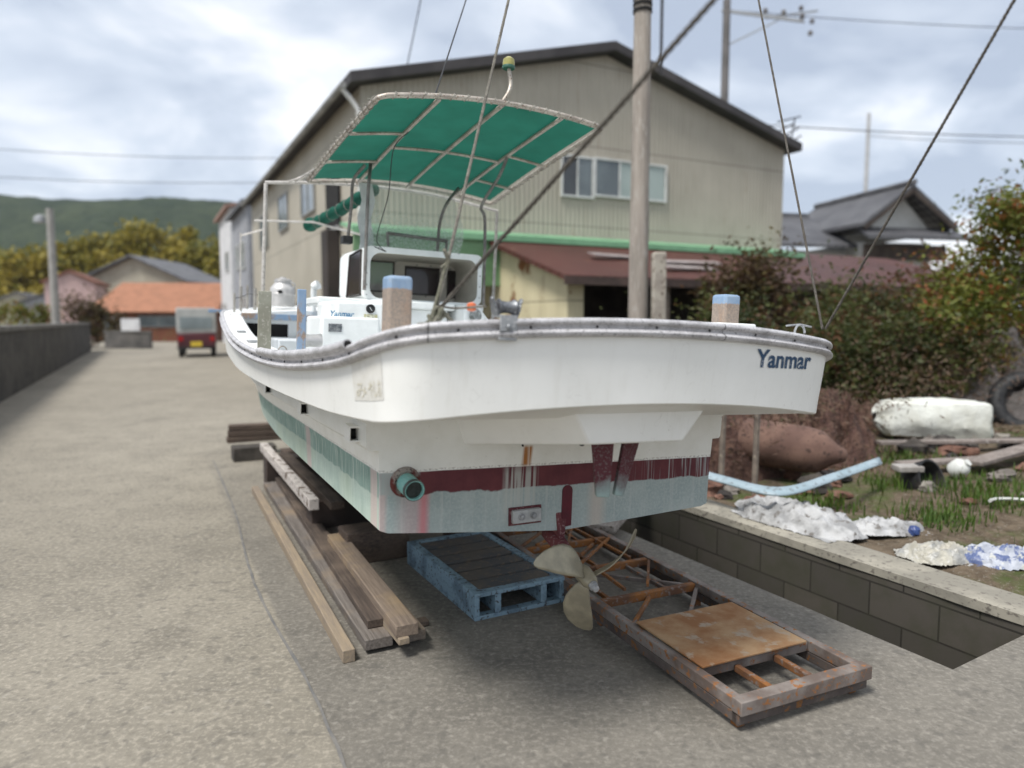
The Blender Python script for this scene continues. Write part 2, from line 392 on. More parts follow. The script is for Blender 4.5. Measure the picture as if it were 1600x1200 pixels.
def bluewood(name, zsplit=None, soft=.02):
    m = Mt(name, .8, 0, .25)
    n = m.noise(14, 6, .65, (1, 1, .5)); f = m.noise(120, 4, .65)
    wd = m.mix(m.step(f, .38, .62), (.34, .27, .215), (.235, .20, .175)); wd = m.mix(m.mul(m.step(n, .5, .65), .6), wd, (.30, .19, .13))
    bl = m.mix(m.step(n, .42, .62), (.20, .29, .42), (.28, .36, .46)); bl = m.mix(m.mul(m.step(f, .6, .7), .6), bl, (.32, .27, .23))
    k = m.step(n, .50, .56) if zsplit is None else m.ma('SUBTRACT', 1., m.step(m.ma('ADD', m.z, m.ma('MULTIPLY', m.ma('SUBTRACT', f, .5), soft)), zsplit - .002, zsplit + .002))
    m.col(m.mix(k, bl, wd)).bump(m.ma('ADD', f, n), .5, .003); return m.m
BLUEW = bluewood('worn_blue_wood')
MB().box((-1.0, 2.93, .728), (-.35, 2.99, .772)).build('bulkhead_board', BLUEW, boat, bevel=.004)
# mooring bitts on the after deck
for x, zt_, zs in ((-.775, .866, .826), (.566, .884, .848)):
    pm = bluewood('bitt_paint', zs); b_ = MB(); b_.box((x - .040, -.29, .60), (x + .040, -.21, zt_)); tag(b_.build('mooring_bitt', pm, boat, bevel=.011, seg=2), 'square wooden bitt with blue painted top')
MB().box((.48, -.315, .735), (.67, -.185, .772)).build('bitt_base', WHITE2, boat, bevel=.006)
# wooden stanchion boards on the port gunwale
MB().box((-1.083, .88, .578), (-1.027, .905, .845)).build('stanchion', wx('lichen_board', (.30, .30, .245), (.23, .225, .18), (.36, .35, .30), 6, 70, .9), boat, bevel=.003)
MB().box((-.957, .59, .57), (-.922, .61, .848)).build('stanchion', BLUEW, boat, bevel=.003)
# spray ledge scuppers
for y, z in ((.10, .312), (.97, .306), (1.94, .316)):
    xs_ = -(sm(y, CY, [.757, .83, .89, .885, .76, .50, .24, .10]) + .046); sc_ = MB()
    sc_.box((xs_ - .035, y - .012, z + .023), (xs_ + .02, y + .075, z + .031)); sc_.box((xs_ - .035, y - .012, z - .029), (xs_ + .02, y + .075, z - .022))
    sc_.box((xs_ - .035, y - .008, z - .022), (xs_ - .029, y + .075, z + .023)); sc_.box((xs_ - .029, y + .067, z - .022), (xs_ + .02, y + .075, z + .023))
    s_ = sc_.build('scupper', WHITE, boat, bevel=.002); MB().box((xs_ - .028, y + .03, z - .021), (xs_ + .015, y + .066, z + .022)).build('scupper_mouth', DARK, s_)

# rudder bracket box under the overhang
rb = MB()
A0 = [(-.43, .0, .278), (-.192, -.50, .348), (.185, -.50, .348), (.43, .0, .278)]
A1 = [(-.50, .0, .47), (-.275, -.52, .478), (.275, -.52, .478), (.50, .0, .47)]
rb.add(A0 + A1, [(0,1,2,3),(0,4,5,1),(1,5,6,2),(2,6,7,3)])
rb.build('rudder_bracket', GEL, boat, bevel=.006, seg=2)
# rudder: stock and raised blade
RUD = Mt('rudder_paint', .75); n_ = RUD.noise(12, 5); f_ = RUD.noise(120, 3)
v_ = RUD.mix(RUD.step(RUD.ma('ADD', RUD.z, RUD.ma('MULTIPLY', RUD.ma('SUBTRACT', n_, .5), .14)), .15, .22), (.27, .36, .35), (.085, .02, .027)); v_ = RUD.mix(RUD.mul(RUD.step(f_, .52, .62), .18), v_, (.30, .38, .36))
RUD.col(v_).bump(f_, .3, .003); RUDM = RUD.m
rud = MB()
rud.add([(-.125,-.40,.345),(-.055,-.44,.345),(-.050,-.42,.145),(-.092,-.40,.145), (-.045,-.36,.345),(-.04,-.37,.145),(-.10,-.36,.345),(-.08,-.37,.145)],
        [(0,3,2,1),(1,2,5,4),(4,5,7,6),(6,7,3,0),(3,7,5,2)])
st_ = rud.build('rudder_stock', RUDM, boat, bevel=.004)
bl = MB(); bl.add([(-.004,-.425,.345),(-.024,-.41,.150),(.014,-.41,.143),(.104,-.37,.345),(.001,-.40,.345),(-.019,-.385,.150),(.016,-.385,.143),(.108,-.345,.345)],
        [(0,1,2,3),(7,6,5,4),(0,4,5,1),(1,5,6,2),(2,6,7,3)])
bl.build('rudder_blade', RUDM, boat, bevel=.003)
bh_ = MB(); bh_.box((-.10, -.43, .335), (-.015, -.33, .352)); bh_.ball((-.16, -.40, .338), .012, 6); bh_.build('rudder_bearing', DARK, boat)
# propeller, shaft and strut
BRONZE = wx('weathered_bronze', (.33, .30, .22), (.24, .22, .165), None, 12, 90, .42, .4, .12)
hub = Vector((0, -.215, -.212)); ax = Vector((0, -1, -.30)).normalized()
fwd = hub - ax * 1.3
MB().tube([hub + ax * -.03, hub - ax * .75], .017, 12).build('propeller_shaft', STEEL, boat, smooth=True)
pp_ = MB(); pp_.tube([hub - ax * .05, hub - ax * .03, hub + ax * .02, hub + ax * .045], [.026, .034, .031, .022], 16)
e1 = ax.cross(Vector((0, 0, 1))).normalized(); e2 = ax.cross(e1)
if e2.z < 0: e2 = -e2
e1 = Vector((1, 0, 0)) if e1.x == 0 else (e1 if e1.x > 0 else -e1)
def blade(ang, name='propeller_blade'):
    b_ = MB(); rows = []; prof_ = [(.02,.019,1.0),(.05,.032,.95),(.08,.044,.88),(.11,.054,.80),(.145,.061,.72),(.18,.060,.66),(.21,.050,.58),(.24,.034,.5),(.257,.016,.45),(.262,.003,.45)]
    for r, c, tw in prof_:
        row = []
        sk = .40 * (r / .24) ** 2 - .12
        for j in range(-4, 5):
            u = j / 4 * c; a = ang + sk + u * math.cos(tw) / max(r, .03) * .95
            if r < .04: a = ang + sk + u * math.cos(tw) / .05
            z = -u * math.sin(tw) * 1.0
            row.append(hub + e1 * (r * math.cos(a)) + e2 * (r * math.sin(a)) - ax * z)
        rows.append(row)
    b_.grid(rows); return b_.build(name, BRONZE, prop, smooth=True, solid=.0045, angle=60)
prop = pp_.build('propeller', BRONZE, boat, smooth=True)
for a in (-96, 28, 138): blade(R(a))
MB().lathe([(.019, 0), (.019, .012), (.013, .014), (.013, .03), (.004, .032)], 6, Matrix.Translation(hub + ax * .045) @ ax.to_track_quat('Z', 'Y').to_matrix().to_4x4()).build('propeller_nut', GALV, prop)
MARO = wx('maroon_paint', (.085, .02, .026), (.13, .035, .04), (.22, .13, .13), 12, 90, .8)
sb_ = hub - ax * .26; stt = MB(); stt.tube([sb_ - ax * .08, sb_ - ax * .06, sb_ + ax * .06, sb_ + ax * .075], [.026, .036, .033, .026], 14)
stt.add([sb_ + Vector(q) for q in ((-.012,-.05,.02),(.012,-.05,.02),(.012,.05,.02),(-.012,.05,.02),(-.03,-.03,.15),(.03,-.03,.15),(.03,.08,.15),(-.03,.08,.15))], [(0,1,5,4),(1,2,6,5),(2,3,7,6),(3,0,4,7)])
stt.add([sb_ + Vector(q) for q in ((-.008,-.045,-.02),(.008,-.045,-.02),(.008,.045,-.02),(-.008,.045,-.02),(-.004,-.07,-.12),(.004,-.07,-.12),(.004,-.03,-.12),(-.004,-.03,-.12))], [(0,4,5,1),(1,5,6,2),(2,6,7,3),(3,7,4,0),(4,7,6,5)])
stt.build('shaft_strut', MARO, boat, smooth=True, bevel=.003)
# keel slot, zinc anode, exhaust
sl = MB(); pl = [(.0, -.075), (.046, -.07)] + [(.023 + .023 * math.cos(t), .075 + .022 * math.sin(t)) for t in (math.pi * k / 8 for k in range(9))]
MX = Matrix(((1,0,0,0),(0,0,1,-.004),(0,1,0,0),(0,0,0,1)))
sl.prism([(x + .0, y) for x, y in pl], .006, MX); sl.build('keel_slot', wx('deep_maroon', (.10, .008, .018), (.07, .008, .016), None, 8, 50, .6), boat)
za_ = MB(); za_.box((-.062, -.022, -.026), (.062, 0, .026)); za = za_.build('zinc_anode', wx('zinc', (.44, .45, .45), (.36, .37, .37), None, 30, 200, .6, .2, .05), boat, bevel=.004)
za.location = (-.163, 0, -.012); za.rotation_euler = (0, R(-2), 0)
MB().box((-.074, -.004, -.037), (.070, 0, .036)).build('anode_sealant', MARO, za, bevel=.002)
for x in (-.026, .026):
    MB().lathe([(.0145, 0), (.0145, .003), (.009, .003), (.009, .010), (.003, .011)], 10, Matrix.Translation((x, -.022, 0)) @ Matrix.Rotation(R(90), 4, 'X')).build('anode_bolt', GALV, za)
ex = Vector((-.655, 0, .146)); exd = Vector((.04, -1, -.10)).normalized()
MB().lathe([(.058, -.004), (.056, .006), (.046, .012), (.042, .010)], 26, Matrix.Translation(ex) @ exd.to_track_quat('Z', 'Y').to_matrix().to_4x4()).build('exhaust_flange', wx('crusty_sealant', (.13, .035, .03), (.30, .27, .24), (.05, .03, .03), 13, 70, .95, 0, .8, .45, .55, dist=.012), boat, smooth=True)
exh = MB(); Mx = Matrix.Translation(ex) @ exd.to_track_quat('Z', 'Y').to_matrix().to_4x4()
exh.lathe([(.037, -.01), (.037, .085), (.0385, .098), (.036, .101), (.032, .100), (.030, .05), (.030, 0)], 26, Mx)
exo = exh.build('exhaust_pipe', wx('turquoise_paint', (.21, .47, .43), (.17, .38, .36), (.35, .5, .46), 12, 90, .55), boat, smooth=True)
MB().lathe([(.029, .03), (.029, .032)], 20, Mx).build('exhaust_bore', DARK, exo)
ri = MB(); ri.lathe([(.039, .086), (.0395, .099), (.0385, .1015), (.036, .102), (.036, .086)], 26, Mx); ri.build('exhaust_rim', wx('sooty_rim', (.06, .07, .065), (.12, .15, .14), None, 20, 90, .7), exo, smooth=True)
# bolt weeping rust on the transom
MB().bar((-.196, -.004, .285), (-.186, -.004, .262), .006, .006, (0, 1, 0)).build('drain_bolt', DARK, boat)

# lettering on the stern band
def arc_y(x, z):                                     # outer surface of the stern band
    x = -abs(x); t = 1.
    for i in range(1, len(peri)):
        if peri[i][0] <= x:
            a, b_ = peri[i-1], peri[i]; f = (x - a[0]) / (b_[0] - a[0]); y = a[1] + (b_[1]-a[1]) * f; zz = a[2] + (b_[2]-a[2]) * f; k = a[3] + (b_[3]-a[3]) * f; break
    H = zz - k; u = (z - k) / H
    return y + interp(u, [0, .25, .55, .82, 1], [.021, .016, .007, 0, 0])
def letter(name, s, size, cx_, cz_, mat, bold, slope, wide=1., shear=0):
    vs, fs = text_mesh(s, size, bold, shear); b_ = MB()
    vv = []
    for x, z, _ in vs:
        X = cx_ + x * wide; Z = cz_ + z + slope * x * wide; vv.append((X, arc_y(X, Z) - .0022, Z))
    b_.add(vv, fs); return b_.build(name, mat, boat)
LB = Mt('blue_letter_vinyl', .5); nn = LB.noise(70, 3, .7); LB.col(LB.mix(LB.step(nn, .62, .66), (.022, .065, .135), (.62, .64, .64))); 
letter('stern_lettering', 'Yanmar', .086, .548, .640, LB.m, .0022, -.02, 1.12)
# old name patch on the port quarter, faded
pi = [i for i in range(len(full)) if full[i][0] < 0 and -.475 < full[i][1] < -.255]
def quarter(u, v, lift):                              # u: 0..1 along, v: 0..1 up the side
    k = u * (len(pi) - 1); a = int(min(k, len(pi) - 2)); f = k - a
    A = band(pi[a]); B_ = band(pi[a + 1]); q = []
    for S_, i_ in ((A, pi[a]), (B_, pi[a + 1])):
        H = full[i_][2] - full[i_][3]; kk = full[i_][3]; o = interp(v, [0, .25, .55, .82, 1], [-.021, -.016, -.007, 0, 0]) + lift
        q.append(Vector(off(i_, o, kk + v * H)))
    return q[0].lerp(q[1], f)
pt = MB(); pt.grid([[quarter(1 - i / 12, .26 + .52 * j / 6, .0012) for i in range(13)] for j in range(7)])
GP = Mt('ghost_patch', .55); g_ = GP.noise(30, 5); GP.col(GP.mix(GP.step(g_, .4, .65), (.64, .625, .575), (.70, .69, .65))); nm = pt.build('name_patch', GP.m, boat, smooth=True)
vs, fs = text_mesh('みやしお', 1.0, 0); xs_ = [q[0] for q in vs]; zs_ = [q[1] for q in vs]
if xs_:
    x0, x1, z0, z1 = min(xs_), max(xs_), min(zs_), max(zs_); lt = MB()
    lt.add([quarter(1 - (.06 + .88 * (q[0] - x0) / (x1 - x0)), .30 + .20 * (q[1] - z0) / (z1 - z0), .0024) for q in vs], fs)
    lt.build('faded_name', wx('faded_yellow', (.56, .52, .40), (.66, .63, .54), None, 50, 120, .6, bump=0), nm)

# ------------------------------------------------------------ wheelhouse, console, canopy
CABW = WHITE2
BEIGE = wx('cabin_lining', (.60, .57, .50), (.50, .48, .42), None, 3, 60, .6)
def rrect(x0, x1, z0, z1, r, top_arch=0, n=5):
    out = []
    for cx_, cz_, a0 in ((x1 - r, z1 - r, 0), (x0 + r, z1 - r, 90), (x0 + r, z0 + r, 180), (x1 - r, z0 + r, 270)):
        for k in range(n + 1):
            a = R(a0 + 90 * k / n); out.append([cx_ + r * math.cos(a), cz_ + r * math.sin(a)])
    m = (x0 + x1) / 2; hw = (x1 - x0) / 2
    for q in out:
        if q[1] > (z0 + z1) / 2: q[1] += top_arch * (1 - ((q[0] - m) / hw) ** 2)
    return out
wh = MB(); xo0, xo1 = -.385, .385
outer0 = rrect(xo0, xo1, .872, 1.190, .035, .028); outer1 = rrect(-.425, .425, .872, 1.185, .05, .03)
inner0 = rrect(xo0 + .035, xo1 - .03, .882, 1.150, .06, .026); inner1 = rrect(-.39, .39, .882, 1.155, .05, .026)
Ya, Yf = 1.85, 2.38
n_ = len(outer0)
vs = [(x, Ya, z) for x, z in outer0] + [(x, Yf, z) for x, z in outer1] + [(x, Ya + .0, z) for x, z in inner0] + [(x, Yf - .03, z) for x, z in inner1]
fs = []
for i in range(n_):
    j = (i + 1) % n_; fs += [(i, j, n_ + j, n_ + i), (i, 2*n_ + i, 2*n_ + j, j)]
wh.add(vs, fs)
cab = wh.build('wheelhouse', CABW, boat, smooth=True, angle=35)
li = MB(); li.add([(x, Ya + .002, z) for x, z in inner0] + [(x, Yf - .03, z) for x, z in inner1], [(i, (i+1) % n_, n_ + (i+1) % n_, n_ + i) for i in range(n_)])
li.build('cabin_lining', BEIGE, cab, smooth=True, angle=35)
# forward wall with three openings
fw = MB(); zs0, zs1 = .875, 1.188
def wall_rect(b, x0, x1, z0, z1, y, d=.022): b.box((x0, y, z0), (x1, y + d, z1))
wins = [(-.255, -.065, .950, 1.150), (.020, .262, .945, 1.130), (.330, .405, .935, 1.120)]
xsw = [-.415, -.255, -.065, .020, .262, .330, .405, .42]
for i in range(len(xsw) - 1):
    a, b2 = xsw[i], xsw[i+1]; wn = next((q for q in wins if abs(q[0] - a) < 1e-6), None)
    if wn: wall_rect(fw, a, b2, zs0, wn[2], Yf - .03); wall_rect(fw, a, b2, wn[3], zs1 + .02, Yf - .03)
    else: wall_rect(fw, a, b2, zs0, zs1 + (.02 if 0 < i < 6 else -.005), Yf - .03)
fw.build('front_wall', BEIGE, cab)
def glass(name, colr, alpha, rough=.08):
    m = Mt(name, rough, 0, .6); m.col(colr); m.put(m.b.inputs['Alpha'], alpha); return m.m
TINT = glass('tinted_glass', (.032, .020, .024), .93); CLEARG = glass('hazy_glass', (.30, .31, .30), .55, .25)
FR = wx('window_frame', (.03, .025, .02), (.06, .05, .045), None, 20, 90, .5)
for k, (a, b2, z0, z1) in enumerate(wins):
    f = MB()
    for q in (((a-.006, z0-.006), (b2+.006, z0+.004)), ((a-.006, z1-.004), (b2+.006, z1+.006)), ((a-.006, z0), (a+.004, z1)), ((b2-.004, z0), (b2+.006, z1))):
        f.box((q[0][0], Yf - .034, q[0][1]), (q[1][0], Yf - .024, q[1][1]))
    wf = f.build('window', FR, cab); MB().box((a, Yf - .022, z0), (b2, Yf - .018, z1)).build('pane', CLEARG if k == 0 else TINT, wf)
# side window (port) on the outside of the cabin, slightly raked
def side_pt(t, z, lift=.004): return (-.385 - .04 * t - lift, Ya + .53 * t, z)
sw = MB(); sw.add([side_pt(.13, .905), side_pt(.62, .895), side_pt(.52, 1.145), side_pt(.13, 1.165)], [(3, 2, 1, 0)])
sw.build('side_window', TINT, cab, solid=.004)
sf = MB(); ring = [side_pt(.11, .897, .005), side_pt(.64, .887, .005), side_pt(.54, 1.153, .005), side_pt(.11, 1.173, .005)]
for i in range(4): sf.bar(ring[i], ring[(i+1) % 4], .006, .012, (1, 0, 0))
sf.build('side_window_frame', FR, cab)
rv = MB().ball((0, 0, 0), .0045, 6).build('rivet', DARK, cab, smooth=True); first = True
for x, z in [(-.24,1.165),(-.07,1.168),(-.05,1.16),(.10,1.145),(.20,1.146),(.05,.93),(.17,.932),(.275,1.10),(.272,1.04),(.275,.98),(.345,1.135),(.40,1.132),(.415,1.05),(.35,.925),(.41,.925),(-.2,.935)]:
    o = rv if first else rv.copy()
    if not first: C.objects.link(o)
    first = False; o.location = (x, Yf - .034, z)
for x, z in [(-.369,.90),(-.369,.96),(-.369,1.03),(-.369,1.10),(.372,.92),(.372,.99),(.372,1.06),(.372,1.12),(-.30,1.186),(-.12,1.199),(.05,1.20),(.22,1.192)]:
    o = rv.copy(); C.objects.link(o); o.location = (x, Ya - .001, z); o.scale = (.75, .75, .75)
# console and engine casing under the wheelhouse
co = MB()
co.box((-.47, 1.32, .55), (-.395 + .0, 1.85, .850)); co.build('console_side', CABW, boat, bevel=.012)
c2 = MB(); c2.box((-.66, 1.30, .45), (-.385, 1.86, .838)); tag(c2.build('instrument_console', CABW, boat, bevel=.018, seg=3), 'white console with a round dial, a dark plate and a sticker')
c3 = MB(); c3.box((-.745, 1.24, .40), (-.44, 1.70, .752)); low = c3.build('engine_casing', CABW, boat, bevel=.014, seg=3)
c4 = MB(); c4.box((-.36, 1.50, .55), (.03, 1.90, .815)); c4.build('locker', CABW, boat, bevel=.006)
MB().box((-.385, 1.46, .815), (.062, 1.86, .858)).build('locker_lid', CABW, boat, bevel=.010)
c5 = MB(); c5.add([(.072,1.34,.6),(.23,1.34,.6),(.23,1.34,.765),(.165,1.34,.843),(.072,1.34,.850),(.072,1.84,.6),(.25,1.84,.6),(.25,1.84,.77),(.18,1.84,.855),(.072,1.84,.862)],
                  [(0,1,2,3,4),(9,8,7,6,5),(4,3,8,9),(3,2,7,8),(2,1,6,7),(0,4,9,5)])
c5.build('side_locker', CABW, boat, bevel=.008)
MB().box((-.66, 1.84, .83), (.40, 2.38, .873)).build('cabin_base', CABW, boat, bevel=.008)
MB().box((-.40, 1.9, .40), (.42, 2.36, .83)).build('cabin_plinth', CABW, boat)
Yc = 1.298
dl = MB(); dl.lathe([(.024, 0), (.024, .008), (.020, .010), (.018, .006)], 20, Matrix.Translation((-.478, Yc + .002, .800)) @ Matrix.Rotation(R(90), 4, 'X')); dial = dl.build('dial', BLACK, boat, smooth=True)
MB().bar((-.484, Yc - .009, .808), (-.472, Yc - .009, .790), .002, .002).build('dial_needle', WHITE2, dial)
MB().box((-.512, Yc - .002, .742), (-.440, Yc + .002, .771)).build('sticker', wx('yellowed_sticker', (.42, .40, .22), (.60, .60, .50), (.12, .12, .1), 60, 140, .5, bump=0), boat)
MB().box((-.707, 1.236, .672), (-.640, 1.242, .713)).build('nameplate', wx('etched_plate', (.06, .07, .08), (.20, .21, .22), (.3, .3, .3), 60, 150, .4, bump=0), boat)
MB().prism([(.011 * math.cos(t), .019 * math.sin(t)) for t in (2 * math.pi * k / 18 for k in range(18))], .003, Matrix(((1,0,0,-.590),(0,0,1,1.2965),(0,1,0,.720),(0,0,0,1)))).build('round_badge', wx('blue_badge', (.03, .09, .18), (.05, .12, .22), None, 40, 90, .4, bump=0), boat)
vs, fs = text_mesh('Yanmar', .040, .0012, .25); MB().add([(-.632 + x, Yc - .0015, .765 + z) for x, z, _ in vs], fs).build('script_lettering', wx('worn_blue_ink', (.05, .18, .34), (.3, .42, .5), None, 60, 150, .5, bump=0), boat)
hs = MB()
for k in range(5): hs.tube([(.135 + (.032 - k * .003) * math.cos(a), 1.325 - k * .004, .79 + (.036 - k * .003) * math.sin(a)) for a in (2 * math.pi * j / 20 for j in range(20))], .006, 6, closed=True)
tag(hs.build('coiled_hose', wx('clear_hose', (.13, .14, .13), (.4, .42, .42), None, 40, 120, .3, bump=0), boat, smooth=True), 'coil of dull hose on the side locker')
# big grey duct elbow in the well by the gunwale and a small cleat ring
du = MB(); MD = Matrix.Translation((-.84, 1.0, .628)) @ Matrix.Rotation(R(90), 4, 'Y')
du.lathe([(.028, -.05), (.033, -.05), (.032, -.02), (.029, 0), (.031, .03), (.035, .05), (.033, .056), (.028, .056)], 22, MD)
tag(du.build('horn', wx('aluminium_bell', (.50, .49, .48), (.40, .39, .38), None, 20, 80, .35, .5, .2), boat, smooth=True), 'short grey aluminium bell lying on its side')
MB().tube([(-.99 + .02 * math.cos(a), .78, .575 + .03 * math.sin(a)) for a in (math.pi * k / 10 for k in range(11))], .0035, 6).build('lashing_eye', STEEL, boat, smooth=True)
# canopy: frame tubes over the cloth
def can(u, v, lift=0.):                                 # u across -1..1, v 0 aft .. 1 fore
    hw = .598 + .037 * v; x = u * hw + .012 + .02 * v * u; y = .8 + 1.6 * v
    z = 1.768 + (1.634 - 1.768) * v + (1 - u * u) * (.052 + .004 * v) + .020 * u * (1 - v) + .012 * math.sin(math.pi * v)
    return Vector((x, y, z + lift))
CL = Mt('green_canvas', .8, 0, .2); cn = CL.noise(5, 4); cf = CL.noise(220, 2)
CL.col(CL.mix(CL.step(cn, .3, .7), (.016, .105, .073), (.02, .135, .094))).bump(cn, .25, .02)
tl = CL.N.new('ShaderNodeBsdfTranslucent'); CL.L.new(CL.b.inputs['Base Color'].links[0].from_socket, tl.inputs[0])
ms = CL.N.new('ShaderNodeMixShader'); ms.inputs[0].default_value = .38; CL.L.new(CL.b.outputs[0], ms.inputs[1]); CL.L.new(tl.outputs[0], ms.inputs[2])
CL.L.new(ms.outputs[0], CL.N['Material Output'].inputs[0]); CANVAS = CL.m
fr = MB(); TR = .0125
pe = []
for k in range(17): pe.append(can(-.93 + 1.86 * k / 16, 0))
pe += [can(.985, .012), can(1, .05)]
for k in range(1, 12): pe.append(can(1, .05 + .93 * k / 11))
pe += [can(.97, 1)]
for k in range(1, 14): pe.append(can(.97 - 1.94 * k / 13, 1))
pe += [can(-1, .98)]
for k in range(1, 12): pe.append(can(-1, .98 - .93 * k / 11))
pe += [can(-.985, .012)]
canopy = MB(); canopy.grid([[can(-.955 + 1.91 * i / 24, .03 + .94 * j / 24, .006 - .010 * abs(math.sin(math.pi * (j / 24) * 2)) * (1 - ((i - 12) / 12) ** 2)) for i in range(25)] for j in range(25)])
canopy = canopy.build('canopy', CANVAS, boat, smooth=True, angle=80)
CTUBE = wx('canopy_tube', (.46, .42, .36), (.33, .29, .25), (.18, .11, .07), 9, 120, .45, .35, .15)
fr.tube(pe, TR, 10, closed=True); fr.build('canopy_hoop', CTUBE, canopy, smooth=True)
for u0, u1 in ((-.52, -.50), (.02, .02), (.58, .56)):
    MB().tube([can(u0 + (u1-u0) * k / 12, k / 12, -.014) for k in range(13)], .0115, 8).build('canopy_batten', CTUBE, canopy, smooth=True)
for (ua, ub, v) in ((-.99, -.51, .34), (-.99, -.51, .68), (-.51, .57, .50), (.57, .99, .42), (.57, .99, .74)):
    MB().tube([can(ua + (ub - ua) * k / 8, v, -.014 - .004) for k in range(9)], .009, 8).build('canopy_spreader', CTUBE, canopy, smooth=True)
la = MB()
def lash(p, q, nrm_):                                    # one turn of cord round the tube, down to the cloth edge
    d = (q - p).normalized(); a = d.cross(nrm_).normalized(); b_ = a.cross(d)
    la.tube([p + (a * math.cos(t) + b_ * math.sin(t)) * (TR + .004) + d * (.010 * math.sin(t)) for t in (2 * math.pi * k / 10 for k in range(10))], .0022, 4, closed=True)
    la.tube([p + a * TR, p + a * .036 + d * .008], .0018, 4)
for u in [-.88 + 1.76 * k / 15 for k in range(16)]: lash(can(u, 0), can(u + .01, 0), Vector((0, 0, 1)))
for v in [.04 + .92 * k / 19 for k in range(20)]:
    lash(can(1, v), can(1, v + .01), Vector((0, 0, 1))); lash(can(-1, v), can(-1, v - .01), Vector((0, 0, 1)))
for u in [-.9 + 1.8 * k / 13 for k in range(14)]: lash(can(u, 1), can(u - .01, 1), Vector((0, 0, 1)))
tag(la.build('lacing', wx('grey_cord', (.20, .19, .16), (.33, .32, .28), None, 40, 120, .8, bump=0), canopy, smooth=True), None, None, None, 'stuff')
# canopy posts
def post(pts, r=.0105): return MB().tube(curve(pts, 6), r, 8).build('canopy_post', DSTEEL, boat, smooth=True)
post([can(-.56, .70, -.02), (-.370, 1.84, 1.60), (-.378, 1.835, 1.45), (-.388, 1.83, .925)])
post([can(-.60, .72, -.02), (-.43, 2.0, 1.60), (-.435, 2.02, 1.45), (-.445, 2.05, 1.262)])
post([can(.57, .42, -.02), (.330, 1.55, 1.66), (.285, 1.62, 1.50), (.395, 1.80, 1.40), (.40, 1.84, 1.2), (.405, 1.84, .87)][0:1] + [(.395, 1.66, 1.66), (.345, 1.80, 1.50), (.392, 1.845, 1.40), (.400, 1.845, .87)])
post([can(.50, .88, -.02), (.225, 2.12, 1.55), (.190, 2.15, 1.42), (.185, 2.17, 1.22)])
MB().box((-.485, 2.0, 1.215), (-.425, 2.08, 1.262)).build('light_box', BLACK, boat, bevel=.003)
MB().tube([(-.21, 2.0, 1.300), (.19, 2.0, 1.285)], .011, 8).build('roof_handrail', DSTEEL, boat, smooth=True)
MB().tube([(-.20, 2.0, 1.218), (-.21, 2.0, 1.305)], .009, 8).build('handrail_foot', DSTEEL, boat, smooth=True)
MB().tube([(.185, 2.0, 1.218), (.19, 2.0, 1.29)], .009, 8).build('handrail_foot', DSTEEL, boat, smooth=True)
# clear vinyl curtain between the canopy and the cabin roof
VI = Mt('clear_vinyl', .12, 0, .5); vn = VI.noise(60, 4, .7); vb = VI.noise(3, 3)
VI.col((.60, .66, .60)); VI.put(VI.b.inputs['Alpha'], VI.ma('ADD', .34, VI.ma('MULTIPLY', VI.step(vn, .45, .65), VI.ma('MULTIPLY', VI.step(VI.ma('SUBTRACT', 1.48, VI.z), 0, .12), .36)))); VI.bump(vb, .2, .02)
vy = MB(); vy.grid([[(-.29 + .66 * i / 12 - .05 * (1 - j / 6) * (1 - i / 12) * 0 + .03 * math.sin(j * .7 + i), 2.30 - .09 * (1 - j / 8), 1.215 + (can(-.4 + .9 * i / 12, 1).z - 1.225) * j / 8) for i in range(13)] for j in range(9)])
tag(vy.build('clear_curtain', VI.m, boat, smooth=True), 'crinkled clear vinyl curtain hung below the canopy')
wf_ = MB(); wf_.grid([[(-.335 + .045 * i + .012 * math.sin(j * 1.3), 2.24 + .01 * math.sin(j * 2 + i * 3), 1.20 + .44 * j / 8) for i in range(3)] for j in range(9)])
wf_.build('curtain_edge', wx('milky_vinyl', (.55, .56, .56), (.68, .69, .68), None, 12, 50, .5), boat, smooth=True)
# long cross bar with hinged arm, and its two uprights
MB().tube(curve([(-.895, 2.50, 1.617), (-.545, 2.50, 1.655), (-.15, 2.50, 1.676), (.27, 2.50, 1.668), (.765, 2.50, 1.607)], 6), .011, 8).build('cross_bar', wx('pale_tube', (.60, .57, .53), (.48, .45, .41), (.3, .27, .23), 20, 130, .4, .3, .1), boat, smooth=True)
PT = MATS['pale_tube']
MB().tube([(-.890, 2.50, 1.612), (-.903, 2.50, .70)], .0125, 8).build('side_upright', PT, boat, smooth=True)
MB().tube([(.760, 2.50, 1.60), (.752, 2.50, .70)], .0125, 8).build('side_upright', STEEL, boat, smooth=True)
ha = MB(); ha.tube([(-.71, 2.46, 1.640), can(-.98, .72) + Vector((.01, 0, .0))], .008, 6); ha.bar((-.75, 2.46, 1.632), (-.66, 2.40, 1.668), .012, .028, (0, 1, 0)); ha.build('hinged_arm', PT, boat, smooth=False, bevel=.003)
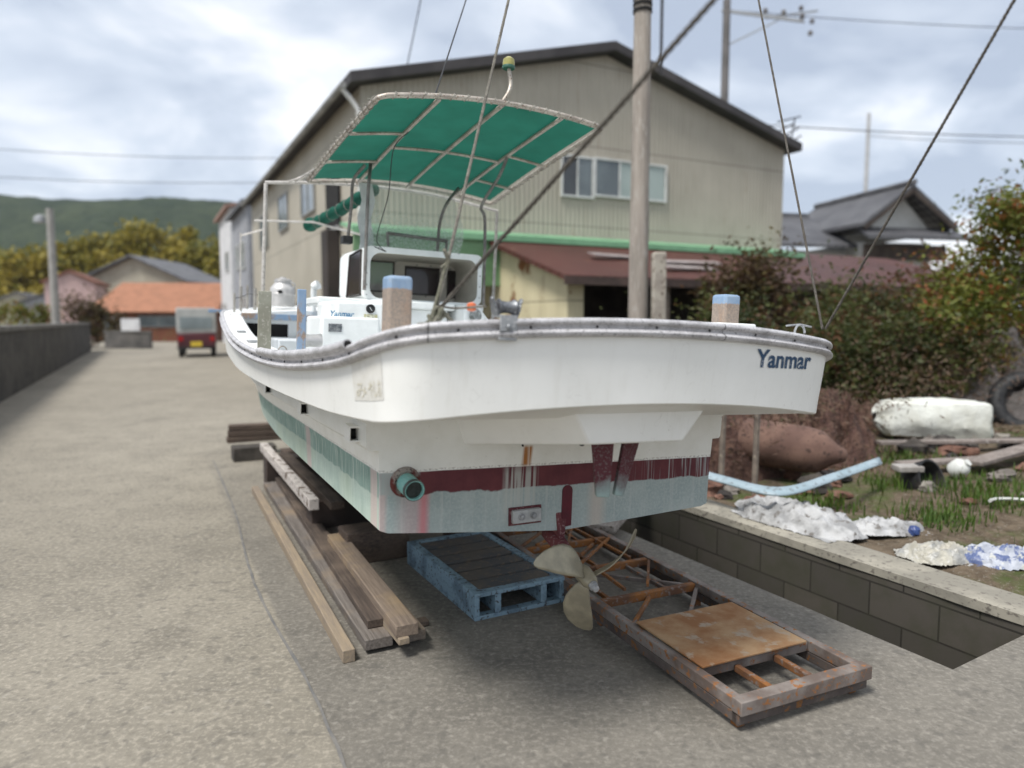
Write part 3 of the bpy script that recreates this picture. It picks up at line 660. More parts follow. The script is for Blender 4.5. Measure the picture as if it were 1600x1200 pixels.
# rolled green curtain slung fore-and-aft ahead of the cabin, with its cross pole
rc = MB(); ring = []; rp0, rp1 = Vector((-.185, 2.45, 1.655)), Vector((-.35, 4.15, 1.585)); rings_r = []
for k in range(40):
    f = k / 39; ring.append(rp0.lerp(rp1, f) + Vector((.004 * math.sin(k * .8), 0, -.05 * math.sin(math.pi * f) * .3))); rings_r.append(.042 + .006 * math.sin(k * 1.9) + (.010 * (f > .93)) + .006 * f - (.009 if k % 5 == 0 else 0))
rc.tube(ring, rings_r, 12); roll = tag(rc.build('rolled_curtain', CANVAS, boat, smooth=True, angle=80), 'green cloth curtain rolled up and tied')
ti = MB()
for k in range(3, 38, 5):
    a_ = ring[k]; d = (ring[k+1] - ring[k-1]).normalized(); s1 = d.cross(Vector((0, 0, 1))).normalized(); s2 = s1.cross(d); ti.tube([a_ + (s1 * math.cos(t) + s2 * math.sin(t)) * (rings_r[k] + .002) + d * .02 * math.cos(t) for t in (2 * math.pi * q / 12 for q in range(12))], .003, 4, closed=True)
ti.build('tie_cord', MATS['grey_cord'], roll)
MB().tube([(-.86, 3.6, 1.512), (-.40, 3.6, 1.545)], .009, 6).build('cross_pole', PT, boat, smooth=True)
MB().tube([(-.40, 3.6, 1.545), (.09, 3.6, 1.462)], .009, 6).build('cross_pole', PT, boat, smooth=True)
MB().tube([(-.91, 4.4, 1.47), (-.70, 4.4, 1.55)], .008, 6).build('cross_pole', PT, boat, smooth=True)
MB().tube([(-.90, 4.4, .82), (-.90, 4.4, 1.50)], .008, 6).build('cross_pole_post', PT, boat, smooth=True)
# all-round light on a curved stem
MB().tube(curve([can(.03, .0, .010), can(.03, 0, .055) + Vector((.024, -.01, 0)), can(.03, 0, .10) + Vector((.034, -.005, 0)), can(.03, 0, .165) + Vector((.024, 0, 0))], 5), .0095, 8).build('light_stem', CTUBE, boat, smooth=True)
LM = wx('yellowed_lens', (.40, .36, .12), (.28, .27, .10), None, 20, 80, .35, bump=0)
q = can(.03, 0, .165) + Vector((.022, 0, 0)); lp = MB().lathe([(.030, 0), (.032, .010), (.030, .014)], 18, Matrix.Translation(q)).build('light_base', wx('green_cap', (.03, .10, .07), (.05, .12, .09), None, 20, 80, .5, bump=0), boat, smooth=True)
MB().lathe([(.028, .014), (.030, .025), (.027, .045), (.012, .056), (.002, .058)], 18, Matrix.Translation(q)).build('lamp_lens', LM, lp, smooth=True)
# black cord hanging from the canopy to the cabin roof
MB().tube(curve([can(-.50, .30, -.02), (-.36, 1.35, 1.66), (-.33, 1.55, 1.45), (-.33, 1.78, 1.25), (-.30, 1.82, 1.19), (-.26, 1.83, 1.165), (-.33, 1.84, 1.19)], 8), .0028, 5).build('cord', BLACK, boat, smooth=True)
# port bow stanchions, wire and small fittings
st0 = [(-1.028, 3.2, .775, .915), (-.978, 3.25, .79, .97), (-.905, 3.6, .80, 1.00), (-.875, 3.3, .80, .965)]
for x, y, z0, z1 in st0: MB().tube([(x, y, z0 - .12), (x, y, z1)], .009 if x < -.9 else .013, 8).build('bow_stanchion', STEEL, boat, smooth=True)
MB().tube([(-1.02, 3.2, .88), (-.978, 3.25, .89), (-.9, 3.6, .93), (-.6, 4.6, .96)], .003, 5).build('bow_wire', BLACK, boat)
MB().box((-1.17, 4.1, .775), (-.85, 4.22, .805)).build('bow_plank', BLUEW, boat, bevel=.003)
for y in (1.6, 2.1): hw_, z_ = edge(y); MB().box((-hw_ + .035, y, z_), (-hw_ + .085, y + .09, z_ + .012)).build('deck_chock', GALV, boat, bevel=.003)
cw = MB(); cw.tube(curve([(-.49, 3.0, .80), (-.49, 3.0, .93), (-.485, 2.99, .985), (-.46, 2.97, 1.005)], 5), [.020]*5+[.022]*5+[.034]*6, 14); cw.build('cowl_vent', CABW, boat, smooth=True)
# folding handle on the starboard quarter
MB().tube([(.76 + .026 * math.cos(t), -.45, .742 + .032 * math.sin(t)) for t in (math.pi * k / 10 for k in range(11))], .0045, 6).build('lifting_eye', GALV, boat, smooth=True)
MB().tube([(.70, -.44, .768), (.77, -.44, .776), (.83, -.44, .768)], .004, 6).build('lifting_bar', GALV, boat, smooth=True)
# line-hauling roller on the stern rail
yR = arc_y(-.55, .7); LEAD = wx('cast_aluminium', (.20, .21, .22), (.13, .135, .145), (.40, .41, .42), 20, 90, .45, .5, .25)
rl = MB(); rl.box((-.585, yR - .030, .705), (-.515, yR - .022, .765)); rl.box((-.588, yR - .024, .672), (-.512, yR - .004, .705)); rl.box((-.585, yR - .03, .757), (-.515, yR + .05, .766))
rob = rl.build('roller_bracket', GALV, boat, bevel=.003); rob.scale = (.78,) * 3; rob.location = Vector((-.55, yR, .70)) * .22
MB().lathe([(.0105, 0), (.0105, .004), (.007, .008)], 10, Matrix.Translation((-.55, yR - .030, .722)) @ Matrix.Rotation(R(90), 4, 'X')).build('roller_bolt', LEAD, rob)
rd = MB(); rd.lathe([(.010, -.036), (.030, -.036), (.031, -.030), (.024, -.022), (.021, 0), (.024, .022), (.031, .030), (.030, .036), (.010, .036)], 20, Matrix.Translation((-.545, yR + .012, .795)) @ Matrix.Rotation(R(90), 4, 'Y')); rd.build('roller', LEAD, rob, smooth=True, angle=50)
for sgn in (-1, 1):
    ch_ = MB(); M_ = Matrix.Translation((-.545 + sgn * .040 - .004, yR + .012, .77)) @ Matrix.Rotation(R(sgn * 20), 4, 'Y') @ Matrix(((0,0,1,0),(1,0,0,0),(0,1,0,0),(0,0,0,1)))
    ch_.prism([(-.022,-.01),(.022,-.01),(.028,.015),(.020,.045),(.010,.062),(-.004,.066),(-.014,.058),(-.012,.046),(-.024,.020)], .009, M_); ch_.build('roller_cheek', LEAD, rob, bevel=.003)

# ============================================================ the yard
from mathutils import noise as MN
YAW = R(27.2)
RD = Vector((-math.sin(YAW), math.cos(YAW), 0)); GD = Vector((math.cos(YAW), math.sin(YAW), 0))
def turned(name, label, cat, loc, group=None, a=YAW): return empty(name, label, cat, loc, (0, 0, a), group)

CON = Mt('yard_concrete', .9, 0, .2); a_ = CON.noise(.35, 6, .6); b_ = CON.noise(2.6, 5, .65); c_ = CON.noise(38, 4, .7); d_ = CON.noise(150, 2)
g_ = CON.mix(CON.step(a_, .35, .65), (.205, .192, .165), (.275, .258, .222)); g_ = CON.mix(CON.mul(CON.step(b_, .42, .68), .6), g_, (.155, .146, .128))
g_ = CON.mix(CON.mul(CON.step(c_, .50, .62), .6), g_, (.36, .335, .29)); g_ = CON.mix(CON.mul(CON.step(c_, .28, .42), -.5), g_, (.12, .11, .10)) if False else g_
g_ = CON.mix(CON.mul(CON.step(CON.ma('SUBTRACT', 1., c_), .56, .68), .5), g_, (.13, .12, .105)); g_ = CON.mix(CON.mul(CON.step(d_, .6, .7), .3), g_, (.12, .11, .10))
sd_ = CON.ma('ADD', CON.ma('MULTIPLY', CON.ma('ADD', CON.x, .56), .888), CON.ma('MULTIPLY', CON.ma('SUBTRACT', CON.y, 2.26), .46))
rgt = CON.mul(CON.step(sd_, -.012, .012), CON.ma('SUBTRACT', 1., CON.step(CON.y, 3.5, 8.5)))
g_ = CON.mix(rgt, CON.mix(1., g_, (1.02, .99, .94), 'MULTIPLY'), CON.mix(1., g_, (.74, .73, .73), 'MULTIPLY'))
st1 = CON.noise(.8, 5, .7); g_ = CON.mix(CON.mul(CON.step(st1, .56, .70), .35), g_, (.11, .10, .085)); sp1 = CON.noise(14, 3, .6); g_ = CON.mix(CON.mul(CON.step(sp1, .56, .66), .45), g_, (.10, .094, .085))
ln = CON.noise(20, 3, .6); g_ = CON.mix(CON.mul(CON.step(ln, .60, .70), .35), g_, (.38, .355, .31))
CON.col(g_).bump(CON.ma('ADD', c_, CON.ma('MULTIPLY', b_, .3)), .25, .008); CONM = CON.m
pA, pB = Vector((1.90, 2.935, 0)), Vector((2.449, 3.273, 0)); pd = Vector((-.480, .877, 0)); PL = 11
Af, Bf = pA + pd * PL, pB + pd * PL
g = MB(); S_ = 1500
g.add([(-S_, -60, 0), (pA.x, -60, 0), tuple(pA), tuple(Af), (Af.x, S_, 0), (-S_, S_, 0)], [(0, 1, 2, 3, 4, 5)])
g.add([(pA.x, -60, 0), (S_, -60, 0), (S_, S_, 0), (Af.x, S_, 0), tuple(Af), tuple(Bf), tuple(pB), tuple(pA)], [(0, 1, 2, 3, 4, 5, 6, 7)])
lipA = [pA + pd * (PL * k / 30) + Vector((.016 * MN.noise(Vector((k * 1.7, 0, 0))), 0, 0)) for k in range(31)]
g.grid([[(q.x, q.y, -.001) for q in lipA], [(q.x, q.y, -1.2) for q in lipA]])
g.grid([[tuple(pA), tuple(pB)], [(pA.x, pA.y, -1.2), (pB.x, pB.y, -1.2)]])
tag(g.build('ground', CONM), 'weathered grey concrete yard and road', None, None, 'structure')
fl = MB(); fl.add([(q.x, q.y, -.85) for q in (pA, pB, Bf, Af)], [(0, 1, 2, 3)]); tag(fl.build('ditch_floor', wx('ditch_mud', (.05, .045, .035), (.09, .08, .06), (.03, .04, .02), 3, 20, .9)), 'dark muddy floor of the drainage ditch', None, None, 'structure')
# joints and cracks in the concrete: thin tarred lines 4 mm proud
JT = wx('tar_joint', (.13, .128, .125), (.19, .18, .165), None, 8, 50, .9)
def joint(pts, w_, name='pavement_joint'):
    m = MB(); rows = []
    for i, p in enumerate(pts):
        d = (Vector(pts[min(i+1, len(pts)-1)]) - Vector(pts[max(i-1, 0)])).normalized(); n = Vector((d.y, -d.x, 0)); k = w_ * (1 + .5 * MN.noise(Vector((i * .7, w_ * 100, 0))))
        rows.append([Vector(p) - n * k / 2, Vector(p) + n * k / 2])
    m.grid([[(q.x, q.y, .004) for q in r_] for r_ in rows]); return tag(m.build(name, JT), None, None, None, 'structure')
jp = curve([(-.30, 1.75, 0), (-.559, 2.26, 0), (-.853, 2.833, 0), (-1.244, 3.51, 0), (-1.60, 4.20, 0), (-2.10, 5.3, 0), (-2.62, 6.35, 0), (-3.2, 7.5, 0)], 10)
jo = joint([(q.x + .006 * MN.noise(Vector((0, i * .45, 0))), q.y, 0) for i, q in enumerate(jp)], .013)

# block wall on the far side of the ditch
BLK = Mt('block_wall', .95, 0, .2); br = BLK.N.new('ShaderNodeTexBrick'); br.offset = .5
for k, v in (('Scale', 1), ('Mortar Size', .006), ('Brick Width', .40), ('Row Height', .20), ('Mortar Smooth', .3), ('Bias', 0.)): br.inputs[k].default_value = v
br.inputs['Color1'].default_value = (.085, .076, .064, 1); br.inputs['Color2'].default_value = (.060, .055, .047, 1); br.inputs['Mortar'].default_value = (.030, .027, .023, 1)
cbx = BLK.N.new('ShaderNodeCombineXYZ'); BLK.L.new(BLK.x, cbx.inputs[0]); BLK.L.new(BLK.z, cbx.inputs[1]); BLK.L.new(cbx.outputs[0], br.inputs['Vector'])
bn = BLK.noise(4, 5, .65); BLK.col(BLK.mix(BLK.mul(BLK.step(bn, .45, .7), .6), br.outputs[0], (.05, .052, .032))).bump(br.outputs[1], -.5, .01)
wl = empty('block_retaining_wall', 'dark concrete block wall lining the ditch, with a pale coping strip', 'wall', tuple(pB), (0, 0, math.atan2(pd.y, pd.x)))
MB().box((0, -.25, -.85), (PL, 0.0, .045)).build('block_course', BLK.m, wl)
cp = MB(); rows = []
for k in range(45):
    x = PL * k / 44; a = .02 * MN.noise(Vector((k * .6, 1, 0))); b2 = .03 * MN.noise(Vector((k * .6, 9, 0))); rows.append([(x, .008 + a * .5, .047), (x, .006 + a, .095 + a * .5), (x, -.25 + b2, .10 + b2 * .5), (x, -.26 + b2, .02)])
cp.grid(rows); cp.build('coping', wx('coping_concrete', (.33, .305, .25), (.22, .205, .17), (.14, .125, .105), 3, 30, .9), wl, smooth=True)

# garden ground beyond the wall: earth, rubble, moss
EA = Mt('garden_earth', .97, 0, .15); e1_ = EA.noise(1.3, 6, .65); e2_ = EA.noise(9, 5, .7); e3_ = EA.noise(45, 3, .7)
ev = EA.mix(EA.step(e2_, .38, .62), (.075, .056, .038), (.155, .12, .085)); ev = EA.mix(EA.mul(EA.step(e1_, .50, .58), .8), ev, (.06, .085, .022)); ev = EA.mix(EA.mul(EA.step(e3_, .58, .66), .6), ev, (.27, .25, .21))
EA.col(ev).bump(e3_, .8, .03)
gd = MB(); rows = []; nrmP = Vector((pd.y, -pd.x, 0))
def gh(p): return .065 + .05 * MN.noise(p * 1.7) + .03 * MN.noise(p * 5.1) + .22 * max(0, min(1, ((p - pB).dot(nrmP) - .6) / 4))
for i in range(70):
    row = []
    for j in range(60):
        s_ = -3 + 16 * i / 69; t_ = .24 + 13 * (j / 59) ** 1.5; p = pB + pd * s_ + nrmP * t_; z = gh(p) if t_ > .3 else .05
        row.append((p.x, p.y, z if (s_ > -.2 or t_ > .5) else min(z, .10)))
    rows.append(row)
gd.grid(rows); tag(gd.build('garden_ground', EA.m, smooth=True), 'bare brown earth with moss and rubble behind the block wall', None, None, 'structure')

# leaves
def leafmat(name, c1, c2, c3, sc1=1.6, sc2=9, t=.35):
    m = Mt(name, .55, 0, .3); n1 = m.noise(sc1, 3); n2 = m.noise(sc2, 3)
    v = m.mix(m.step(n1, .40, .60), c1, c2); v = m.mix(m.mul(m.step(n2, .54, .62), .85), v, c3); m.col(v)
    tr_ = m.N.new('ShaderNodeBsdfTranslucent'); m.L.new(v, tr_.inputs[0]); mm = m.N.new('ShaderNodeMixShader'); mm.inputs[0].default_value = t
    m.L.new(m.b.outputs[0], mm.inputs[1]); m.L.new(tr_.outputs[0], mm.inputs[2]); m.L.new(mm.outputs[0], m.N['Material Output'].inputs[0]); return m.m
def foliage(blobs, n, size, seed=1, clumps=40, aspect=.45, spread=.24):
    rn = random.Random(seed); m = MB(); vol = [b[1][0] * b[1][1] * b[1][2] for b in blobs]; tot = sum(vol) or 1
    for (c, r_), v in zip(blobs, vol):
        c = Vector(c); k = max(3, int(clumps * v / tot)); cl = []
        for _ in range(k):
            d = Vector((rn.gauss(0, 1), rn.gauss(0, 1), rn.gauss(0, 1))).normalized() * (rn.random() ** .4); cl.append((Vector((d.x * r_[0], d.y * r_[1], d.z * r_[2])), rn.uniform(.5, 1.3)))
        for _ in range(int(n * v / tot)):
            q, w_ = rn.choice(cl); s_ = spread * w_; p = c + q + Vector((rn.gauss(0, s_ * r_[0]), rn.gauss(0, s_ * r_[1]), rn.gauss(0, s_ * r_[2])))
            if p.z < .02: p.z = .02 + rn.random() * .1
            a = Vector((rn.gauss(0, 1), rn.gauss(0, 1), rn.gauss(0, .7))).normalized(); b2 = a.cross(Vector((rn.gauss(0, 1), rn.gauss(0, 1), rn.gauss(0, 1)))).normalized(); L_ = size * rn.uniform(.6, 1.4); W_ = L_ * aspect
            m.add([p - a * L_ / 2, p + b2 * W_ / 2, p + a * L_ / 2, p - b2 * W_ / 2], [(0, 1, 2, 3)])
    return m
BARK = wx('bark', (.10, .08, .06), (.055, .045, .035), None, 8, 40, .95)
def shrub(name, label, cat, base, blobs, n, size, mat, seed, clumps=40, stems=5, group=None, th=.02, aspect=.45, spread=.24):
    o = empty(name, label, cat, base, group=group); rn = random.Random(seed); b0 = Vector(base)
    foliage([((Vector(c) - b0), r_) for c, r_ in blobs], n, size, seed, clumps, aspect, spread).build('foliage', mat, o)
    st_ = MB()
    for k in range(stems):
        c, r_ = blobs[k % len(blobs)]; tp = Vector(c) - b0 + Vector((rn.uniform(-.6, .6) * r_[0], rn.uniform(-.6, .6) * r_[1], rn.uniform(0, .7) * r_[2])); a = Vector((rn.uniform(-.1, .1), rn.uniform(-.1, .1), 0))
        st_.tube(curve([a, a.lerp(tp, .5) + Vector((rn.uniform(-.1, .1), rn.uniform(-.1, .1), .05)), tp], 5), th, 6, r2=th * .3)
    st_.build('stem', BARK, o, smooth=True); return o
LG = leafmat('leaf_dark_green', (.035, .050, .016), (.085, .095, .026), (.15, .065, .035), 1.9, 5)
LR = leafmat('leaf_red_green', (.050, .060, .018), (.09, .11, .025), (.20, .035, .022), 2.2, 7)
LY = leafmat('leaf_yellow_green', (.09, .12, .020), (.16, .17, .03), (.24, .05, .02), 1.6, 6)
LB_ = leafmat('leaf_brownish', (.060, .055, .020), (.085, .045, .028), (.13, .10, .03), 1.8, 7)
shrub('hedge_bush', 'dark green bush with red tips right behind the starboard bitt', 'bush', (2.95, 9.0, .2), [((2.95, 9.0, 1.15), (1.15, .7, .72)), ((2.75, 9.0, 1.65), (.45, .45, .42)), ((4.4, 9.4, 1.0), (1.1, .8, .75)), ((5.3, 10.4, 1.3), (1.1, .7, .8))], 19000, .075, LG, 3, 110)
shrub('nandina_bush', 'tall bush with red berries at the right edge of the photo', 'bush', (6.6, 9.6, .3), [((6.5, 9.5, 1.9), (1.0, .9, 1.0)), ((7.6, 9.9, 2.2), (1.0, .9, 1.1)), ((5.8, 9.2, 1.3), (.7, .6, .7)), ((6.9, 9.4, 2.9), (.7, .6, .5))], 20000, .085, LY, 4, 60)
shrub('autumn_bush', 'reddish brown bush in front of the red shed roof', 'bush', (3.7, 11.2, .3), [((3.75, 11.2, 2.0), (.60, .5, .75)), ((3.2, 11.2, 1.7), (.4, .4, .5))], 4200, .10, LB_, 5, 40)
shrub('garden_bush', 'low olive green bush behind the white sack', 'bush', (4.9, 9.3, .3), [((4.7, 9.2, .75), (.95, .6, .62)), ((5.5, 9.2, .95), (.9, .6, .7)), ((4.3, 9.0, .45), (.7, .5, .5))], 14000, .075, leafmat('leaf_olive', (.035, .050, .014), (.085, .095, .026), (.14, .07, .03), 1.6, 6), 6, 60)
shrub('red_vine_bush', 'rust red shrub below the tiled house', 'bush', (6.3, 13.5, .3), [((5.9, 12.6, 1.35), (1.3, .6, .55)), ((8.6, 14.0, 1.7), (1.3, .7, .9))], 6000, .12, leafmat('leaf_rust', (.10, .055, .030), (.16, .06, .035), (.10, .10, .03), 1.6, 6), 8, 50)
shrub('bare_tree', 'thin bare tree top rising over the right hand bushes', 'tree', (9.6, 13.0, .3), [((9.4, 13.0, 3.3), (1.0, .8, .75))], 380, .10, LR, 11, 20, stems=22, th=.028)
wd_rn = random.Random(5)
weeds = MB()
for cx_, cy_, rr_, n_w in ((3.0, 4.9, .28, 260), (3.6, 5.3, .4, 420), (3.2, 5.8, .3, 220), (2.35, 5.35, .3, 200), (4.2, 5.4, .5, 420), (3.0, 7.3, .5, 300), (2.6, 8.1, .7, 500), (3.3, 4.25, .15, 90), (3.7, 6.6, .4, 260), (1.35, 7.6, .4, 260)):
    for _ in range(n_w):
        p = Vector((cx_ + wd_rn.gauss(0, rr_ * .5), cy_ + wd_rn.gauss(0, rr_ * .5), 0)); p.z = gh(p); a = wd_rn.uniform(0, 6.28); h_ = wd_rn.uniform(.04, .13); w_ = .006; l_ = wd_rn.uniform(.01, .06)
        d = Vector((math.cos(a), math.sin(a), 0)); n = Vector((-d.y, d.x, 0)); weeds.add([p - n * w_, p + n * w_, p + d * l_ * .4 + n * w_ * .8 + Vector((0, 0, h_ * .6)), p + d * l_ + Vector((0, 0, h_)), p + d * l_ * .4 - n * w_ * .8 + Vector((0, 0, h_ * .6))], [(0, 1, 2, 4), (4, 2, 3)])
tag(weeds.build('weeds', leafmat('weed_green', (.06, .11, .02), (.09, .15, .025), (.14, .14, .045), 3, 20)), 'bright green weeds sprouting between the rubbish', 'weeds', None, 'stuff')

dv = foliage([((2.3, 6.9, .45), (.9, .5, .35)), ((3.6, 7.9, .45), (.8, .6, .4)), ((4.0, 7.0, .2), (.9, .6, .12)), ((1.6, 6.3, .3), (.6, .5, .3)), ((5.4, 7.2, .25), (.8, .6, .18)), ((3.2, 6.1, .16), (.9, .4, .08)), ((1.8, 6.2, .7), (.7, .4, .3)), ((2.9, 6.9, .6), (.8, .4, .35)), ((5.4, 8.6, .9), (1.0, .5, .5))], 12000, .065, 55, 110, .16, .3)
tag(dv.build('dead_vines', leafmat('dead_vine', (.10, .060, .040), (.15, .095, .065), (.07, .075, .03), 2, 9, .15)), 'tangle of reddish brown dead vines over the rubbish', 'vines', None, 'stuff')
# rubbish behind the wall
def crumple(c, r_, amp, fr_, seed, nu=40, nv=22, flat=.0):
    m = MB(); rows = []
    for i in range(nv + 1):
        row = []
        for j in range(nu + 1):
            th = math.pi * i / nv; ph = 2 * math.pi * (j % nu) / nu; d = Vector((math.sin(th) * math.cos(ph), math.sin(th) * math.sin(ph), math.cos(th)))
            q = d * fr_ + Vector((seed * 3.1, seed, 0)); k = 1 + amp * MN.noise(q) + amp * .7 * abs(MN.noise(q * 2.3)) - amp * .4 * abs(MN.noise(q * 5)); p = Vector((d.x * r_[0], d.y * r_[1], d.z * r_[2])) * k
            row.append(Vector(c) + Vector((p.x, p.y, max(p.z, -r_[2] * .75 + flat))))
        rows.append(row)
    return m.grid(rows)
def drape(w_, d_, h_, seed, n=46):
    m = MB(); rows = []
    for i in range(n + 1):
        row = []
        for j in range(n + 1):
            u, v = i / n * 2 - 1, j / n * 2 - 1; q = Vector((u * 1.9 + seed * 5.3, v * 1.1, seed)); rr = min(1.4, (u * u + v * v) ** .5); en = max(0, 1 - rr ** 2.2) ** .5
            rg = 1 - abs(MN.noise(q * 1.5)) * 2.4; r2_ = 1 - abs(MN.noise(q * 3.7 + Vector((7, 0, 0)))) * 2.2; z = en * h_ * (.30 + .55 * max(0, rg) + .28 * max(0, r2_)) + .012 + .01 * MN.noise(q * 8)
            k = 1 + .22 * MN.noise(Vector((u * 1.5, v * 1.5, seed * 2)))
            sx_ = u * (1 - .29 * v * v) ** .5 if abs(v) <= 1 else u; sy_ = v * (1 - .29 * u * u) ** .5
            row.append((sx_ * w_ * k + .05 * w_ * MN.noise(q * 4), sy_ * d_ * k + .05 * d_ * MN.noise(q * 4 + Vector((3, 3, 3))), z))
        rows.append(row)
    return m.grid(rows)
BAG = wx('white_sacking', (.60, .61, .56), (.50, .50, .44), None, 3, 25, .7, bump=.5, dist=.02)
b1 = MB(); rows = []
for i in range(44):
    f = i / 43; r0 = .25 * (min(1, math.sin(math.pi * f) * 3.2 + .05) ** .5) * (.82 + .22 * f + .10 * math.exp(-((f - .62) / .2) ** 2)); row = []
    for k in range(41):
        t = 2 * math.pi * (k % 40) / 40; c_, s_ = math.cos(t), math.sin(t); sq = 1 / max(abs(c_), abs(s_)) ** .45
        w_ = 1 + .10 * MN.noise(Vector((f * 3, c_ * 1.6, s_ * 1.6))) + .07 * abs(MN.noise(Vector((f * 9, c_ * 4, s_ * 4)))); row.append((1.15 * f - .55 + .03 * MN.noise(Vector((c_ * 3, s_ * 3, f * 2))), r0 * 1.1 * c_ * sq * w_, .22 + r0 * .9 * s_ * sq * w_))
    rows.append(row)
b1.grid(rows); tag(b1.build('bulk_bag', BAG, smooth=True, at=(4.45, 7.55, .22)), 'big white cloth sack lying on its side in front of the bushes', 'bag').rotation_euler = (0, R(3), R(-6))
tag(drape(.50, .27, .13, 2).build('rag_heap', wx('dirty_white_rags', (.44, .44, .44), (.25, .25, .25), (.14, .13, .12), 7, 16, .8, bump=.6, dist=.02), smooth=True, angle=70, at=(2.00, 4.86, .09)), 'heap of dirty white rags on the wall coping', 'rags').rotation_euler = (0, 0, R(118))
tag(drape(.26, .16, .075, 9).build('rag_heap', MATS['dirty_white_rags'], smooth=True, angle=70, at=(2.50, 4.66, .09)), 'small white rag trailing right of the big rag heap', 'rags')
BB = wx('blue_white_plastic', (.38, .40, .45), (.09, .12, .24), (.48, .48, .44), 9, 22, .4, bump=.6, lo=.48, hi=.52, dist=.02)
tag(drape(.34, .16, .09, 4).build('plastic_bag', BB, smooth=True, angle=70, at=(2.92, 4.06, .08)), 'crumpled blue and white plastic bags by the coping', 'plastic bag').rotation_euler = (0, 0, R(-8))
tag(drape(.24, .15, .08, 5).build('plastic_bag', wx('cream_plastic', (.40, .38, .32), (.27, .27, .26), (.48, .47, .44), 9, 28, .45, bump=.6, dist=.02), smooth=True, angle=70, at=(2.55, 4.14, .08)), 'cream crumpled plastic bag between the rags and the blue bag', 'plastic bag')
tag(crumple((0, 0, 0), (.035, .03, .035), .3, 3, 6, 14, 8).build('blue_cup', wx('blue_plastic', (.03, .05, .16), (.04, .07, .2), None, 9, 40, .4), at=(2.62, 4.52, .13)), 'tiny blue plastic cup on the earth', 'cup')
gs = MB(); gs.grid([[q + Vector((-.01, -.045, -.018)), q + Vector((0, 0, -.004)), q + Vector((.01, .045, .018))] for q in curve([(1.25, 5.55, .36), (1.55, 5.15, .33), (1.86, 4.86, .31), (2.35, 5.15, .34), (2.95, 5.6, .38)], 8)])
tag(gs.build('plastic_gutter', wx('pale_blue_plastic', (.25, .33, .37), (.31, .38, .42), (.15, .17, .18), 3, 22, .45), smooth=True, solid=.010), 'long pale blue plastic gutter bent across the junk', 'gutter')
NETM = wx('brown_net', (.085, .045, .035), (.13, .075, .055), (.035, .022, .018), 9, 26, .95, bump=.9, dist=.04)
for k, (x, y, w_, d_, h_, lb_) in enumerate(((1.75, 6.45, .75, .5, .72, 'dark red brown heap of old net right behind the blue gutter'), (2.9, 7.0, .8, .55, .75, 'red brown heap of net and scrap left of the white sack'), (1.2, 7.3, .7, .6, .9, 'dark heap of net hidden partly by the hull'), (3.75, 8.3, .8, .5, .6, 'low brown net heap under the olive bush'))):
    tag(drape(w_, d_, h_, 20 + k * 3, 60).build('net_heap', NETM, smooth=True, angle=60, at=(x, y, .05)), lb_, 'net pile')
RUSTY = wx('rusty_brown', (.13, .065, .045), (.20, .11, .08), (.05, .03, .025), 5, 30, .9, bump=.5, dist=.02)
tk = MB(); tk.lathe([(.02, -.62), (.16, -.60), (.20, -.50), (.20, .30), (.18, .42), (.08, .55), (.05, .62), (.02, .63)], 22); q_ = tag(tk.build('rusty_tank', wx('brown_tank', (.11, .062, .048), (.17, .10, .075), (.06, .035, .028), 5, 20, .85), smooth=True, angle=50, at=(2.25, 6.15, .42)), 'rusty brown gas cylinder lying on the junk', 'tank'); q_.rotation_euler = (R(95), 0, R(62))
def plank(name, label, cat, a, b2, w_, h_, mat, group=None, bev=.003, up=(0, 0, 1)):
    return tag(MB().bar(a, b2, w_, h_, up).build(name, mat, bevel=bev), label, cat, group)
for i, (x, y) in enumerate(((1.72, 5.75), (1.98, 5.70), (1.45, 5.95))):
    tag(MB().tube([(0, 0, 0), (.01, .01, .85)], .025, 6).build('stake', WOODG, at=(x, y, .0)), ['grey stake standing behind the blue gutter, middle one', 'grey stake standing behind the blue gutter, right one', 'grey stake standing behind the blue gutter, left one'][i], 'stake', 'stakes behind the gutter')
rn = random.Random(21); rub = [MB(), MB(), MB()]
for i in range(90):
    x, y = [(rn.uniform(1.3, 2.9), rn.uniform(5.4, 6.8)), (rn.uniform(3.2, 5.8), rn.uniform(5.0, 7.4)), (rn.uniform(2.6, 4.6), rn.uniform(6.6, 8.4))][i % 3]; s_ = rn.uniform(.035, .16) * (1 if i < 45 else .6); z = gh(Vector((x, y, 0)))
    q = crumple((x, y, z + s_ * .3), (s_, s_ * rn.uniform(.5, .9), s_ * rn.uniform(.4, .8)), .5, 1.6, i, 14, 8); rub[rn.randrange(3)].add(q.v, q.f)
for m_b, mt_, lb_ in zip(rub, (RUSTY, wx('grey_rubble', (.16, .14, .125), (.25, .23, .20), (.08, .07, .06), 6, 30, .95), wx('dark_rubble', (.035, .03, .028), (.07, .06, .05), None, 6, 30, .9)), ('rust brown', 'grey', 'blackish')):
    tag(m_b.build('rubble', mt_), lb_ + ' rubble scattered over the garden behind the block wall', 'rubble', None, 'stuff')
pk = wx('pinkish_grey_plank', (.22, .185, .165), (.15, .125, .11), (.3, .27, .25), 5, 30, .9)
for i, (a, b2, w_, lab) in enumerate([((3.95, 6.0, .28), (5.6, 6.9, .40), .16, 'wide pale plank slanting right behind the weeds'), ((3.4, 6.15, .24), (4.3, 6.25, .27), .14, 'short grey plank lying flat beside the black pot'), ((3.9, 5.3, .16), (5.0, 6.4, .42), .07, 'narrow grey pole leaning up to the right'), ((4.1, 5.05, .14), (4.9, 5.5, .24), .05, 'thin pale stick at the right edge near the weeds'), ((3.6, 6.9, .3), (5.2, 6.8, .34), .12, 'brown board in front of the white sack')]):
    plank('scrap_board', lab, 'board', a, b2, w_, .03, pk)
